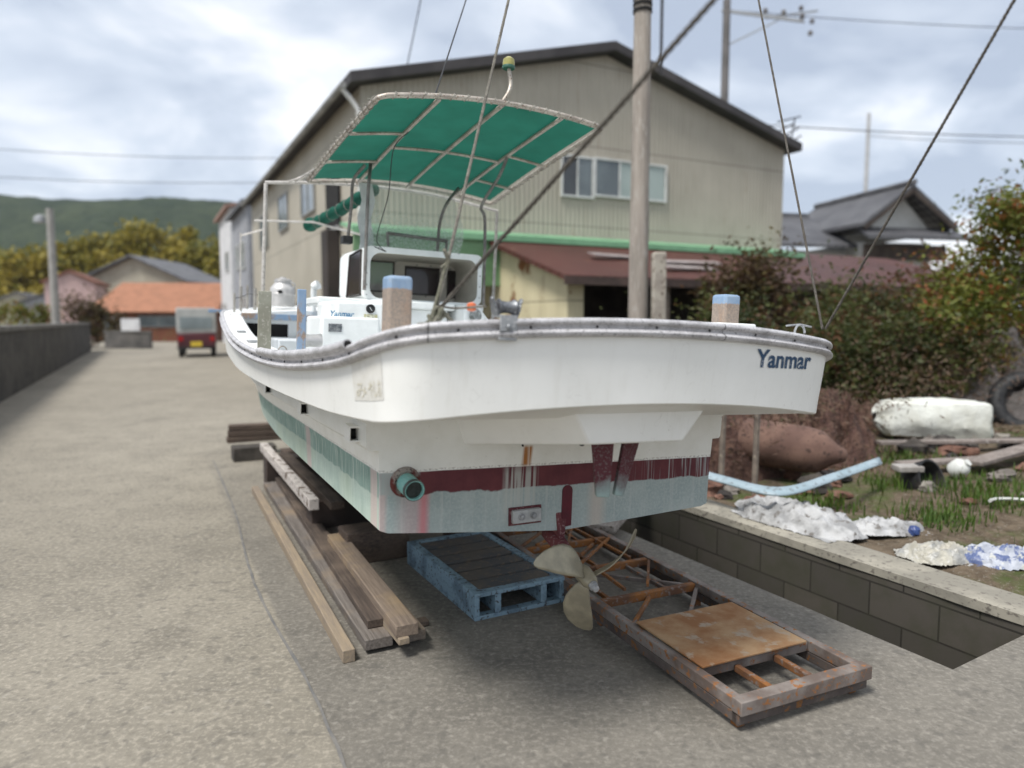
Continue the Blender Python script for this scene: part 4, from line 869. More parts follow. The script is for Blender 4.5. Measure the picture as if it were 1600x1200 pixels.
pt_ = MB(); pt_.lathe([(.11, 0), (.15, .02), (.165, .17), (.17, .19), (.155, .19), (.14, .05), (.02, .04)], 22); tag(pt_.build('black_pot', wx('dark_plastic', (.018, .018, .02), (.05, .045, .04), None, 6, 30, .6), smooth=True, angle=50, at=(3.28, 5.75, .16)), 'black plastic plant pot tipped in the weeds', 'plant pot').rotation_euler = (R(70), 0, R(30))
wj = MB(); wj.lathe([(.06, 0), (.075, .02), (.075, .10), (.05, .13), (.03, .14), (.03, .16)], 18); tag(wj.build('white_jug', wx('white_plastic', (.62, .63, .60), (.5, .5, .47), None, 6, 30, .4), smooth=True, at=(3.72, 5.9, .22)), 'small white plastic jug on the weeds', 'jug').rotation_euler = (R(40), R(30), 0)
tag(MB().box((-.10, -.07, 0), (.10, .07, .05)).build('grey_tray', wx('tray_grey', (.33, .31, .29), (.24, .22, .2), None, 6, 30, .6), at=(3.18, 5.62, .29), bevel=.01), 'pale grey tray on top of the black pot', 'tray')
tag(MB().tube([(.17 * math.cos(t), .17 * math.sin(t) * .7, .012) for t in (math.pi * k / 14 for k in range(-4, 13))], .012, 6).build('white_hose', MATS['white_plastic'], smooth=True, at=(3.62, 5.0, .18)), 'curved piece of white hose around the weeds', 'hose')
ty = MB(); ty.grid([[((.30 + .09 * math.cos(u)) * math.cos(t), .09 * math.sin(u), (.30 + .09 * math.cos(u)) * math.sin(t)) for u in (2 * math.pi * k / 12 for k in range(13))] for t in (2 * math.pi * k / 36 for k in range(37))]); q_ = tag(ty.build('old_tyre', BLACK, smooth=True, at=(6.05, 8.3, .52)), 'black tyre leaning against the grey net mound', 'tyre'); q_.rotation_euler = (R(-20), 0, R(-20))
tag(drape(1.15, .8, 1.15, 41, 70).build('net_mound', wx('grey_net', (.135, .12, .112), (.075, .068, .062), (.22, .20, .19), 4, 30, .95, bump=.8, dist=.03, stretch=(1, 1, 3)), smooth=True, angle=60, at=(6.45, 9.0, .22)), 'big mound of grey netting under the right hand bushes', 'net pile')

# ============================================================ under and beside the boat
TA = math.atan2(1.37, 3.02)
W1 = wood('grey_timber', (.19, .168, .15), (.10, .086, .076), -R(26), (.27, .20, .13)); W2 = wood('pale_timber', (.31, .245, .17), (.22, .18, .14), -R(26), (.20, .165, .14)); W3 = wood('dark_timber', (.105, .08, .065), (.05, .04, .034), -R(26), (.17, .13, .10))
def beam(lab, a, b2, w_, h_, mat, group='timbers stacked beside the hull', name='timber'): return plank(name, lab, 'timber', a, b2, w_, h_, mat, group, .004)
beam('long narrow light brown timber, outermost on the road side', (-2.24, 6.08, .03), (-.715, 2.995, .03), .055, .06, W2)
beam('long grey board next to the outermost light timber', (-2.14, 6.2, .045), (-.60, 3.09, .045), .13, .05, W1)
beam('second long grey board, nearer the hull', (-1.98, 6.25, .045), (-.455, 3.16, .045), .12, .05, W1)
beam('dark board lying on the two grey boards', (-2.05, 6.22, .092), (-.62, 3.20, .092), .11, .04, W3)
beam('short square timber with a sawn pale end, on top of the stack', (-1.12, 4.40, .125), (-.465, 3.045, .125), .105, .055, wood('sawn_timber', (.25, .195, .15), (.155, .12, .095), -R(26), (.36, .26, .15)))
beam('thin grey lath under the short square timber', (-1.02, 4.05, .085), (-.475, 3.02, .085), .05, .03, W2)
for k in range(2): beam('cross bearer under the timber stack, %s end' % ('near', 'far')[k], (-.72 - k * .95, 3.24 + k * 1.9, .0145), (-.42 - k * .95, 3.40 + k * 1.9, .0145), .06, .025, W3, 'cross bearers under the timbers')
PEEL = wx('peeling_white_paint', (.50, .46, .43), (.11, .075, .055), (.06, .045, .035), 9, 35, .85, bump=.5, lo=.57, hi=.61)
beam('white timber with peeling paint along the port bilge', (-2.345, 6.62, .31), (-1.28, 4.50, .31), .065, .075, PEEL, 'shoring timbers')
beam('dark plank tucked behind the peeling timber under the hull', (-2.05, 6.3, .29), (-1.14, 4.55, .29), .09, .05, W3, 'shoring timbers')
for k, (x, y) in enumerate(((-1.36, 4.86), (-2.18, 6.35))): tag(MB().box((-.06, -.10, 0), (.42, .10, .262)).build('block', wx('red_brown_block', (.055, .040, .034), (.035, .028, .025), None, 4, 20, .9), bevel=.006, at=(x, y, 0)), 'dark brown block holding up the %s end of the peeling timbers' % ('near', 'far')[k], 'block', 'blocks under the peeling timbers').rotation_euler = (0, 0, YAW)
OLD = wood('old_block_wood', (.12, .09, .07), (.06, .045, .04), R(60), (.17, .13, .10))
def uv(x, y): return bw(x, y, 0)
# cradle: bearers crossing under the hull and blocks up to the keel
for k, yb in enumerate((1.9, 3.2, 4.7)):
    a, b2, c_ = uv(-.30, yb), uv(.40, yb), uv(0, yb); zk = bw(0, yb, sm(yb, CY, [-.088, -.12, -.12, -.09, -.01, .14, .33, .45])).z
    nm_ = ('nearest', 'middle', 'farthest')[k]
    for side, q in (('left', a), ('right', b2)):
        tag(MB().box((-.20, -.11, 0), (.20, .11, .235 if k else .20)).build('cradle_block', OLD, bevel=.008, at=(q.x, q.y, 0)), 'dark wooden block under the %s end of the %s bearer' % (side, nm_), 'block', 'blocks under the bearers').rotation_euler = (0, 0, YAW)
    z0 = .235 if k else .20
    beam('dark cross bearer under the keel, %s of three' % nm_, (a.x, a.y, z0 + .055), (b2.x, b2.y, z0 + .055), .14, .11, OLD, 'bearers under the keel', 'bearer')
    st_ = MB(); st_.box((-.13, -.08, z0 + .11), (.13, .08, zk - .002)); tag(st_.build('keel_block', OLD, bevel=.006, at=(c_.x, c_.y, 0)), 'wooden keel block on the %s bearer' % nm_, 'block', 'keel blocks').rotation_euler = (0, 0, YAW)
tag(MB().box((-.22, -.12, 0), (.22, .12, .15)).build('concrete_block', wx('dark_block', (.05, .045, .04), (.09, .08, .07), None, 5, 40, .95), bevel=.01, at=(-2.80, 7.6, 0)), 'dark concrete block on the road beside the bow', 'block').rotation_euler = (0, 0, YAW)
for k in range(3): tag(MB().bar((-3.15, 7.75 + k * .03, .18 + .065 * k), (-2.35 + .05 * k, 8.15, .18 + .065 * k), .16, .055).build('cribbing_board', OLD, bevel=.004), 'rough board stacked on the dark block by the bow, %s' % ('lowest', 'middle one', 'uppermost')[k], 'board', 'boards by the bow')
# plastic pallet
BLU = wx('faded_blue_plastic', (.21, .31, .38), (.12, .18, .23), (.06, .06, .06), 7, 45, .75, bump=.4, lo=.5, hi=.6)
BLT = wx('dirty_pallet_top', (.085, .088, .092), (.12, .105, .09), (.17, .13, .10), 5, 35, .9, bump=.5)
pal = empty('pallet', 'faded blue pallet with fork openings lying on the concrete under the stern', 'pallet', (-.185, 3.42, 0), (0, 0, R(28.5)))
PW = .53
for z0, z1, nm_ in ((.0, .022, 'bottom_deck'), (.118, .140, 'deck_rim')):
    m = MB()
    for q in (((0, 0), (PW, .05)), ((0, .92), (PW, .97)), ((0, .05), (.05, .92)), ((PW - .05, .05), (PW, .92))): m.box((q[0][0], q[0][1], z0), (q[1][0], q[1][1], z1))
    m.build(nm_, BLU, pal, bevel=.003)
for k in range(6): MB().box((.052, .058 + k * .145, .116), (PW - .052, .058 + k * .145 + (.122 if k != 2 else .11), .137)).build('deck_slat', BLT, pal, bevel=.004)
for x0, x1 in ((0, .028), (.115, .150), (.385, .420), (PW - .028, PW)):
    MB().box((x0, .0, .0225), (x1, .96, .1175)).build('stringer', BLU, pal, bevel=.004)
MB().box((0, .96, .0225), (PW, .97, .1175)).build('back_panel', BLU, pal)
# rusty steel frame
RS = wx('rusted_steel', (.24, .21, .19), (.13, .10, .085), (.27, .115, .04), 5, 34, .85, .1, .4, .42, .6)
RS2 = wx('orange_rust', (.27, .11, .03), (.12, .06, .035), (.20, .16, .14), 5, 34, .9, 0, .4)
RS3 = wx('dull_brown_steel', (.115, .095, .085), (.075, .06, .055), (.20, .09, .03), 6, 30, .85, .1, .4)
fm = empty('steel_frame', 'rusty welded steel frame with a plywood panel, leading out from under the stern', 'frame', (.838, 2.475, 0), (0, 0, math.atan2(.4116, .911)))
FL, FWd = 2.6, .62
def fb(name, a, b2, w_, h_, mat=RS): return MB().bar(a, b2, w_, h_).build(name, mat, fm, bevel=.004)
zt = .097
for x in (.0, FWd): fb('side_rail', (x, 0, zt), (x, FL, zt), .042, .048); fb('lower_rail', (x, .0, .050), (x, FL, .050), .040, .042, RS3)
fb('end_rail', (-.025, 0, zt + .002), (FWd + .025, 0, zt + .002), .055, .055); fb('end_rail', (0, FL, zt), (FWd, FL, zt), .05, .05); fb('lower_end_rail', (-.02, .01, .050), (FWd + .02, .01, .050), .04, .042, RS3)
for y in (.27, .72, 1.02, 1.45, 1.9, 2.3): fb('cross_rail', (.025, y, zt - .002), (FWd - .025, y, zt - .002), .035, .04, RS if y < .8 else RS2)
for a, b2 in (((.06,1.48),(.55,2.25)),((.16,1.50),(.60,1.86)),((.02,1.95),(.40,2.27)),((.22,1.1),(.24,1.42)),((.36,1.1),(.58,1.40)),((.52,1.5),(.50,2.27)),((.40,1.92),(.42,2.27)),((.12,1.94),(.60,2.2))): MB().bar((a[0],a[1],zt+.012), (b2[0],b2[1],zt+.018), .014, .016).build('loose_bar', RS2, fm)
for x in (.20, .41): fb('short_bar', (x, .03, zt - .012), (x, .25, zt - .012), .025, .03, RS2)
for a, b2 in (((.03, .75), (.30, 1.0)), ((.60, 1.04), (.20, 1.43)), ((.03, 1.47), (.5, 1.88)), ((.35, .74), (.60, 1.0)), ((.10, 1.05), (.12, 1.43)), ((.30, 1.48), (.30, 2.28)), ((.45, 1.05), (.45, 1.43))): fb('brace', (a[0], a[1], zt - .01), (b2[0], b2[1], zt - .01), .02, .022, RS if a[0] > .3 else RS2)
for x in (.02, FWd - .02):
    for y in (.04, 1.0, 2.4): MB().box((x - .018, y - .018, 0), (x + .018, y + .018, .029)).build('foot', RS2, fm, bevel=.002)
pn = MB(); pn.box((.015, .235, .1255), (FWd - .05, .70, .134)); pn.build('panel', wx('stained_plywood', (.37, .24, .13), (.25, .115, .045), (.34, .27, .20), 5, 9, .85, bump=.1, lo=.38, hi=.62), fm, bevel=.002)
tag(MB().bar((1.05, 5.75, .10), (.60, 4.60, .12), .16, .05).build('ladder_plank', wx('speckled_board', (.32, .29, .26), (.22, .19, .165), (.1, .07, .05), 10, 60, .9), bevel=.004), 'speckled grey board sticking out behind the propeller', 'board')

# ropes to the gantry out of frame
def rope(name, lab, a, b2, r_, mat, sag=0., group=None, pitch=9.):
    a = Vector(a); b2 = Vector(b2); n = int((b2 - a).length / (r_ * pitch) * 6); d = (b2 - a).normalized(); s1 = d.cross(Vector((0, 0, 1))).normalized(); s2 = s1.cross(d); m = MB()
    for st in range(3):
        pts = []
        for k in range(n + 1):
            f = k / n; t = 2 * math.pi * (k / 6 + st / 3); p = a.lerp(b2, f) + Vector((0, 0, -sag * math.sin(math.pi * f))); pts.append(p + (s1 * math.cos(t) + s2 * math.sin(t)) * r_ * .5)
        m.tube(pts, r_ * .58, 5)
    return tag(m.build(name, mat, smooth=True, angle=180), lab, 'rope', group)
RP = wx('weathered_rope', (.075, .066, .056), (.115, .105, .09), (.04, .035, .03), 30, 130, .95); RP2 = wx('pale_rope', (.17, .16, .135), (.11, .10, .085), (.24, .22, .19), 30, 130, .95)
def far(px, py, d): # authoring note: ends lie on the gantry well outside the view
    return None
kn = bw(-.705, -.44, .757)
k2 = Vector((1.221, 2.80, 1.465))
def ext(a, b2, k): a = Vector(a); b2 = Vector(b2); return a + (b2 - a) * k
rope('rope', 'thick dark rope running from the knot to the upper right across the picture', kn, ext(kn, (.408, 1.50, 2.145), 1.6), .0064, RP, group='ropes from the stern')
rope('rope', 'pale rope rising steeply from the knot past the canopy', kn + Vector((0, .01, .02)), ext(kn, (-.013, 3.0, 2.79), 1.35), .0058, RP2, group='ropes from the stern')
rope('rope', 'rope from the starboard quarter leaning left', k2, ext(k2, (1.23, 3.7, 3.091), 1.35), .0050, RP, group='ropes from the stern')
rope('rope', 'rope from the starboard quarter leaning right', k2 + Vector((.012, 0, 0)), ext(k2, (1.482, 2.2, 2.437), 1.5), .0052, RP, group='ropes from the stern')
c1 = bw(-.318, .80, 1.80)
tag(MB().tube([c1, ext(c1, (-.273, 4.4, 3.391), 1.4)], .004, 5).build('wire', BLACK), 'thin dark wire rising from the canopy edge', 'wire')
kt = MB(); rn = random.Random(3)
pts = [kn + Vector((rn.gauss(0, .016), rn.gauss(0, .014), rn.gauss(-.01, .020))) for _ in range(16)]; pts += [kn + Vector((.045, 0, -.03)), kn + Vector((.075, .0, -.055))]
kt.tube(curve(pts, 6), .0062, 6); kt.tube(curve([kn + Vector((.012, .02, .13)), kn + Vector((.03, .02, .15)), kn + Vector((.022, .0, .18)), kn + Vector((.035, .01, .15)), kn + Vector((.02, .02, .12)), kn + Vector((-.02, 0, -.02)), kn + Vector((-.06, 0, -.04))], 7), .0055, 6)
tag(kt.build('rope_knot', wx('mossy_rope', (.12, .12, .085), (.2, .19, .15), (.06, .06, .05), 60, 150, .95), smooth=True), 'tangled rope knot on the port quarter behind the rail', 'knot')
tag(MB().tube(curve([bw(-.60, yR + .03, .775), bw(-.64, -.4, .77), bw(-.70, -.42, .775), kn], 6), .0035, 5).build('thin_line', RP2, smooth=True), 'thin pale line from the roller to the knot', 'line')
tag(MB().lathe([(.004, -.014), (.013, -.010), (.015, 0), (.013, .010), (.004, .014)], 12, Matrix.Translation(bw(-.60, -.45, .775))).build('orange_float', wx('orange_plastic', (.75, .20, .08), (.6, .15, .06), None, 20, 60, .4, bump=0), smooth=True), 'small orange float beside the roller', 'float')
# milk can on the fore deck
can_ = empty('milk_can', 'aluminium milk can standing on the fore deck', 'can', bw(-.672, 3.3, .835)); can_.rotation_euler = (0, R(2.4), 0)
AL = wx('brushed_can', (.56, .545, .53), (.44, .43, .42), None, 9, 80, .4, .35, .1)
MB().lathe([(.085, 0), (.093, .012), (.093, .088), (.0965, .092), (.0965, .100), (.094, .104), (.094, .135), (.088, .147), (.062, .178), (.060, .190), (.068, .196), (.066, .201), (.058, .203)], 32).build('can_body', AL, can_, smooth=True, angle=30)
MB().lathe([(.064, .0), (.066, .006), (.040, .012), (.024, .013), (.022, .022), (.012, .024)], 24, Matrix.Translation((0, 0, .203))).build('can_lid', AL, can_, smooth=True, angle=30)
MB().tube([(.070 + .03 * math.sin(t), -.02, .165 + .022 * math.cos(t)) for t in (math.pi * k / 8 for k in range(9))], .005, 6).build('can_handle', GALV, can_, smooth=True)
MB().lathe([(.016, 0), (.016, .004)], 14, Matrix.Translation((.01, -.093, .112)) @ Matrix.Rotation(R(90), 4, 'X') @ Matrix.Diagonal((1.2, .8, 1, 1))).build('can_hole', DARK, can_)

# ============================================================ buildings
def corrug(name, c1, c2, c3=None, pitch=.13, axis='x', rough=.6, stain=None):
    m = Mt(name, rough, 0, .3); co_ = m.ma('ADD', m.x, m.y); wv = m.ma('SINE', m.ma('MULTIPLY', co_, 2 * math.pi / pitch))
    n1 = m.noise(.6, 5, .6); n2 = m.noise(2, 4, .7, (6, 6, .35)); v = m.mix(m.step(n1, .35, .65), c1, c2); v = m.mix(m.mul(m.step(n2, .5, .7), .5), v, c3 or c2)
    if stain: v = m.mix(m.step(m.noise(1.1, 5, .65), .55, .59), v, stain)
    lap = m.ma('LESS_THAN', m.ma('FRACT', m.ma('DIVIDE', m.z, 1.83)), .014); v = m.mix(m.mul(lap, .6), v, (.10, .085, .07)); ru = m.noise(1.3, 5, .7, (3, 3, .5)); v = m.mix(m.mul(m.step(ru, .60, .70), .5), v, (.22, .13, .075))
    m.col(v).bump(wv, .6, .02); return m.m
WALLC = corrug('corrugated_beige', (.46, .425, .35), (.385, .355, .29), (.30, .27, .215), .12)
ROOFD = wx('dark_roof_trim', (.035, .032, .033), (.06, .055, .055), None, 1, 12, .7)
wh_ = turned('warehouse', 'big beige corrugated warehouse with a gable roof behind the boat', 'building', (-2.98, 14.4, 0))
WW, WLn, EH, PH = 11.65, 16.2, 6.08, 7.60
m = MB(); m.add([(0,0,0),(WW,0,0),(WW,0,EH),(WW/2,0,PH),(0,0,EH),(0,WLn,0),(WW,WLn,0),(WW,WLn,EH),(WW/2,WLn,PH),(0,WLn,EH)], [(0,1,2,3,4),(9,8,7,6,5),(0,4,9,5),(1,6,7,2)])
m.build('wall', WALLC, wh_)
for sgn in (0, 1):
    q0 = (-.28 if not sgn else WW + .28, EH - .06); q1 = (WW / 2, PH + .02)
    r_ = MB(); P = [(q0[0], -.35, q0[1]), (q1[0], -.35, q1[1]), (q1[0], WLn + .3, q1[1]), (q0[0], WLn + .3, q0[1])]; r_.add(P + [(x, y, z + .20) for x, y, z in P], [(0,3,2,1),(4,5,6,7),(0,1,5,4),(1,2,6,5),(2,3,7,6),(3,0,4,7)]); r_.build('roof', ROOFD, wh_)
MB().tube([(-.36, -.1, EH - .06), (-.36, WLn, EH - .06)], .07, 8).build('gutter', wx('gutter_grey', (.30, .30, .29), (.2, .2, .19), None, 2, 20, .6), wh_, smooth=True)
MB().tube(curve([(-.36, .0, EH - .1), (-.15, -.03, EH - .35), (-.06, -.06, EH - .5)], 4) + [Vector((-.06, -.06, 3.2))], .05, 8).build('downpipe', wx('white_pipe', (.6, .6, .58), (.5, .5, .48), None, 2, 20, .6), wh_, smooth=True)
GLB = wx('grey_window_glass', (.16, .19, .20), (.10, .12, .13), None, .6, 5, .12, bump=0, spec=.6); FROST = wx('frosted_glass', (.34, .40, .38), (.27, .33, .31), None, .9, 5, .35, bump=0); WFR = wx('white_sash', (.62, .63, .61), (.5, .5, .48), None, 3, 20, .5, bump=0)
def win(par, x0, x1, z0, z1, y=-.02, n=2, gm=GLB, side=False, fmat=None, hood=False):
    def T(x, yy, z): return (yy, x, z) if side else (x, yy, z)
    f = MB(); t = .045
    def bx(b, xa, xb, za, zb, ya, yb):
        lo, hi = T(xa, ya, za), T(xb, yb, zb); b.box(tuple(min(p, q) for p, q in zip(lo, hi)), tuple(max(p, q) for p, q in zip(lo, hi)))
    bx(f, x0 - t, x1 + t, z0 - t, z0, y - .05, y); bx(f, x0 - t, x1 + t, z1, z1 + t, y - .05, y); bx(f, x0 - t, x0, z0, z1, y - .05, y); bx(f, x1, x1 + t, z0, z1, y - .05, y)
    for k in range(1, n): xx = x0 + (x1 - x0) * k / n; bx(f, xx - t * .4, xx + t * .4, z0, z1, y - .04, y)
    fo = f.build('window', fmat or WFR, par)
    for k in range(n): p = MB(); bx(p, x0 + (x1 - x0) * k / n + .02, x0 + (x1 - x0) * (k + 1) / n - .02, z0, z1, y - .02, y - .005); p.build('pane', gm[k] if isinstance(gm, list) else gm, fo)
    return fo
win(wh_, 4.62, 5.42, 4.35, 5.20, gm=[wx('open_dark_glass', (.03, .033, .036), (.05, .055, .06), None, .6, 5, .1, bump=0, spec=.6), GLB]); win(wh_, 5.52, 7.55, 4.42, 5.22, n=3, gm=[GLB, FROST, FROST])
for a, b2, z0, z1 in ((4.3, 5.9, 4.3, 5.15), (8.1, 9.6, 4.3, 5.3), (12.1, 13.7, 4.1, 5.2)): win(wh_, a, b2, z0, z1, side=True, gm=GLB, n=2, fmat=MATS['gutter_grey'])
dd = MB(); dd.box((-.06, 1.7, 3.55), (-.02, 2.95, 4.75)); dd.build('dark_opening', DARK, wh_)
MB().box((-.30, 1.85, 0), (-.02, 2.45, 3.5)).build('duct', wx('dark_brown_duct', (.030, .025, .022), (.05, .04, .035), None, 1, 15, .8), wh_, bevel=.01)
MB().box((-.10, 1.65, 3.50), (-.02, 3.05, 3.58)).build('opening_sill', MATS['gutter_grey'], wh_)
for k in range(3): MB().box((-.03, .2 + k * 5, 1.9), (-.005, 4.8 + k * 5, 2.0)).build('girt_flashing', wx('brown_flashing', (.22, .19, .15), (.15, .13, .1), None, 2, 20, .7), wh_)
GRN = wx('green_sheet', (.15, .28, .14), (.12, .23, .11), (.2, .32, .18), 2, 20, .5, bump=.1); GRN2 = wx('light_green_trim', (.19, .38, .22), (.15, .32, .18), None, 2, 20, .5, bump=0)
MB().box((-.45, -.95, 3.12), (11.5, -.88, 3.24)).build('awning_trim', GRN2, wh_)
aw = MB(); aw.add([(-.45,-.93,3.22),(11.5,-.93,3.22),(11.5,-.01,3.42),(-.45,-.01,3.42),(-.45,-.93,3.16),(11.5,-.93,3.16),(11.5,-.01,3.36),(-.45,-.01,3.36)], [(0,1,2,3),(7,6,5,4),(0,4,5,1),(1,5,6,2),(3,7,4,0)]); aw.build('awning', GRN2, wh_)
MB().box((-.42, -.86, 2.2), (3.4, -.80, 3.11)).build('awning_panel', GRN, wh_)
MB().box((-.02, -.10, 0), (.22, -.01, 3.1)).build('corner_post', wx('grey_panel', (.36, .35, .32), (.28, .27, .24), (.2, .2, .18), 6, 60, .7), wh_)

# lean-to shed with the maroon roof
CR = corrug('cream_sheet_rusted', (.60, .54, .36), (.54, .48, .31), (.46, .40, .27), .6, stain=(.20, .08, .03)); MR = corrug('maroon_roof', (.085, .030, .024), (.058, .022, .018), (.11, .06, .045), .25, rough=.5)
sh = turned('shed', 'cream rusty lean-to shed with a long maroon roof against the warehouse', 'shed', (.96, 12.5, 0))
m = MB(); m.add([(0,0,0),(0,3.5,0),(0,3.5,3.2),(0,0,2.22),(.05,0,0),(.05,3.5,0),(.05,3.5,3.2),(.05,0,2.22)], [(0,1,2,3),(7,6,5,4),(0,3,7,4)]); m.build('side_wall', CR, sh)
MB().box((0.06, .02, 0), (.36, .10, 2.18)).build('front_post', CR, sh)
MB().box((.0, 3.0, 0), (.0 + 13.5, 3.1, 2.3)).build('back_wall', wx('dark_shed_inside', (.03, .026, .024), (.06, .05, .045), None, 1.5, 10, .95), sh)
m = MB(); P = [(-.25,-.35,2.17),(13.5,-.35,2.17),(13.5,3.45,3.26),(-.25,3.45,3.26)]; m.add(P + [(x, y, z + .09) for x, y, z in P], [(0,3,2,1),(4,5,6,7),(0,1,5,4),(1,2,6,5),(2,3,7,6),(3,0,4,7)]); m.build('roof', MR, sh)
MB().box((-.28, -.40, 2.10), (13.5, -.36, 2.24)).build('eave_board', wx('eave_dark', (.05, .035, .03), (.09, .06, .05), None, 2, 15, .9), sh)
for k, x in enumerate((2.0, 4.6, 7.2, 9.8, 12.4)): MB().box((x, -.2, 0), (x + .12, -.08, 2.16)).build('shed_post', WOODG, sh)
for k, (x, y, a) in enumerate(((2.0, 1.3, .2), (3.6, 1.0, -.1), (3.1, .4, .15))):
    o = MB().box((-.75, -.12, 0), (.75, .12, .03)).build('roof_patch', wx('pale_tin', (.33, .29, .28), (.22, .18, .17), None, 3, 20, .6), sh, at=(x, y, 2.26 + (y + .35) * .287 + .045)); o.rotation_euler = (R(16), 0, a)
for k, (x, y, w_) in enumerate(((.5, -.75, .9), (1.9, -.7, .8), (3.2, -.8, 1.1))):
    tag(MB().box((x, y, 0), (x + w_, y + .5, (1.30, 1.15, 1.25)[k])).build('crate_stack', [wx('pale_crate', (.42, .44, .45), (.3, .31, .32), (.15, .15, .15), 3, 12, .7), wx('brown_crate', (.12, .07, .05), (.2, .13, .09), None, 3, 12, .9), wx('olive_crate', (.20, .19, .13), (.13, .12, .09), None, 3, 12, .9)][k], at=(.96 - 0, 12.5, 0), bevel=.01), ['pale grey crate at the left end of the shed front', 'brown crate in the middle of the shed front', 'olive crate at the right of the shed front'][k], 'crate', 'crates in front of the shed').rotation_euler = (0, 0, YAW)

# neighbours down the road
def block(name, lab, cat, loc, sx, sy, h_, mat, roofm, roof_h=.0, a=YAW, over=.3):
    o = turned(name, lab, cat, loc, None, a); wl__ = MB(); r_ = MB()
    if roof_h:
        wl__.add([(0,0,0),(sx,0,0),(sx,0,h_),(sx/2,0,h_+roof_h),(0,0,h_),(0,sy,0),(sx,sy,0),(sx,sy,h_),(sx/2,sy,h_+roof_h),(0,sy,h_)], [(0,1,2,3,4),(9,8,7,6,5),(0,4,9,5),(1,6,7,2)])
        dz_ = over * roof_h / (sx / 2)
        for sg in (-1, 1):
            xe = sx / 2 + sg * (sx / 2 + over); P = [(sx/2, -over, h_ + roof_h + .03), (xe, -over, h_ - dz_ + .03), (xe, sy + over, h_ - dz_ + .03), (sx/2, sy + over, h_ + roof_h + .03)]
            r_.add(P + [(x, y, z + .18) for x, y, z in P], [(0,3,2,1),(4,5,6,7),(0,1,5,4),(1,2,6,5),(2,3,7,6),(3,0,4,7)])
    else: wl__.box((0, 0, 0), (sx, sy, h_)); r_.box((-.1, -.1, h_ + .002), (sx + .1, sy + .1, h_ + .15))
    wl__.build('wall', mat, o)
    r_.build('roof', roofm, o); return o
GW = wx('grey_mortar', (.30, .31, .33), (.23, .235, .25), (.36, .36, .40), 1, 6, .85); TILE = wx('grey_tiles', (.075, .075, .08), (.12, .12, .125), None, 2, 12, .6)
def at_(px_ratio, D_): return (px_ratio * D_, D_)
g1 = block('grey_house', 'grey two storey building standing beyond the warehouse', 'building', (-12.1, 33.0, 0), 8, 6.5, 6.8, GW, TILE, 1.2); win(g1, 1.2, 2.6, 4, 5.2, side=True); win(g1, 3.4, 4.6, 4.1, 5.2, side=True); win(g1, 1.4, 2.6, 1.4, 2.6, side=True)
g2 = block('white_house', 'narrow white house farther down the road behind the grey one', 'building', (-16.4, 42.0, 0), 7, 7, 8.0, wx('white_plaster', (.62, .62, .62), (.5, .5, .51), None, 1, 8, .8), wx('pinkish_roof', (.32, .20, .16), (.24, .15, .12), None, 2, 12, .8), .8); win(g2, 1.5, 3.2, 4.5, 5.6, side=True); win(g2, 4.0, 5.4, 1.4, 2.5, side=True)
og = block('orange_roof_house', 'long low building with an orange roof closing the end of the road', 'building', (-28.9, 49.2, 0), 8.2, 6, 2.15, wx('brown_red_wall', (.17, .062, .034), (.12, .045, .028), (.14, .12, .05), 1, 4, .85), wx('orange_tile', (.31, .14, .08), (.25, .115, .065), None, 2, 12, .8), 0, a=R(6), over=.3)
for o_ in list(og.children):
    if o_.name.startswith('roof'): bpy.data.objects.remove(o_)
r_ = MB(); r_.add([(-.4,-.5,2.05),(8.4,-.5,2.05),(8.2,3.5,4.25),(.6,3.5,4.25),(-.4,7,2.05),(8.4,7,2.05)], [(0,1,2,3),(3,2,5,4),(0,3,4),(1,5,2),(0,4,5,1)]); r_.build('roof', MATS['orange_tile'], og); win(og, 3.0, 5.6, 1.05, 1.75, gm=GLB, fmat=MATS['gutter_grey']); win(og, .7, 1.5, .1, 1.7, gm=GLB, n=1, fmat=MATS['gutter_grey'])
block('grey_gable_house', 'house with a wide pale gable above the orange roof', 'building', (-36.4, 61, 0), 8.4, 9, 4.9, wx('pale_gable', (.42, .39, .31), (.36, .33, .26), None, 1, 8, .8), TILE, 1.9, a=R(0), over=.6)
block('pink_house', 'small pink plastered house left of the orange roof', 'building', (-35.3, 54, 0), 3.4, 5, 4.3, wx('pink_plaster', (.50, .36, .34), (.42, .31, .30), None, 1, 8, .85), wx('red_brown_roof', (.20, .09, .06), (.15, .07, .05), None, 2, 12, .8), .8, a=R(20), over=.2)
for k, (x, y, sx, h_) in enumerate(((-50, 72, 9, 5.2), (-60, 80, 8, 5.0), (-42, 68, 4, 3.5))): block('distant_house', ['dark roofed house at the far left below the hills', 'house at the left edge under the hills', 'small house left of the pink one'][k], 'building', (x, y, 0), sx, 6, h_ * .6, [GW, MATS['pale_gable'], MATS['white_plaster']][k], TILE, 1.5, a=R(15))
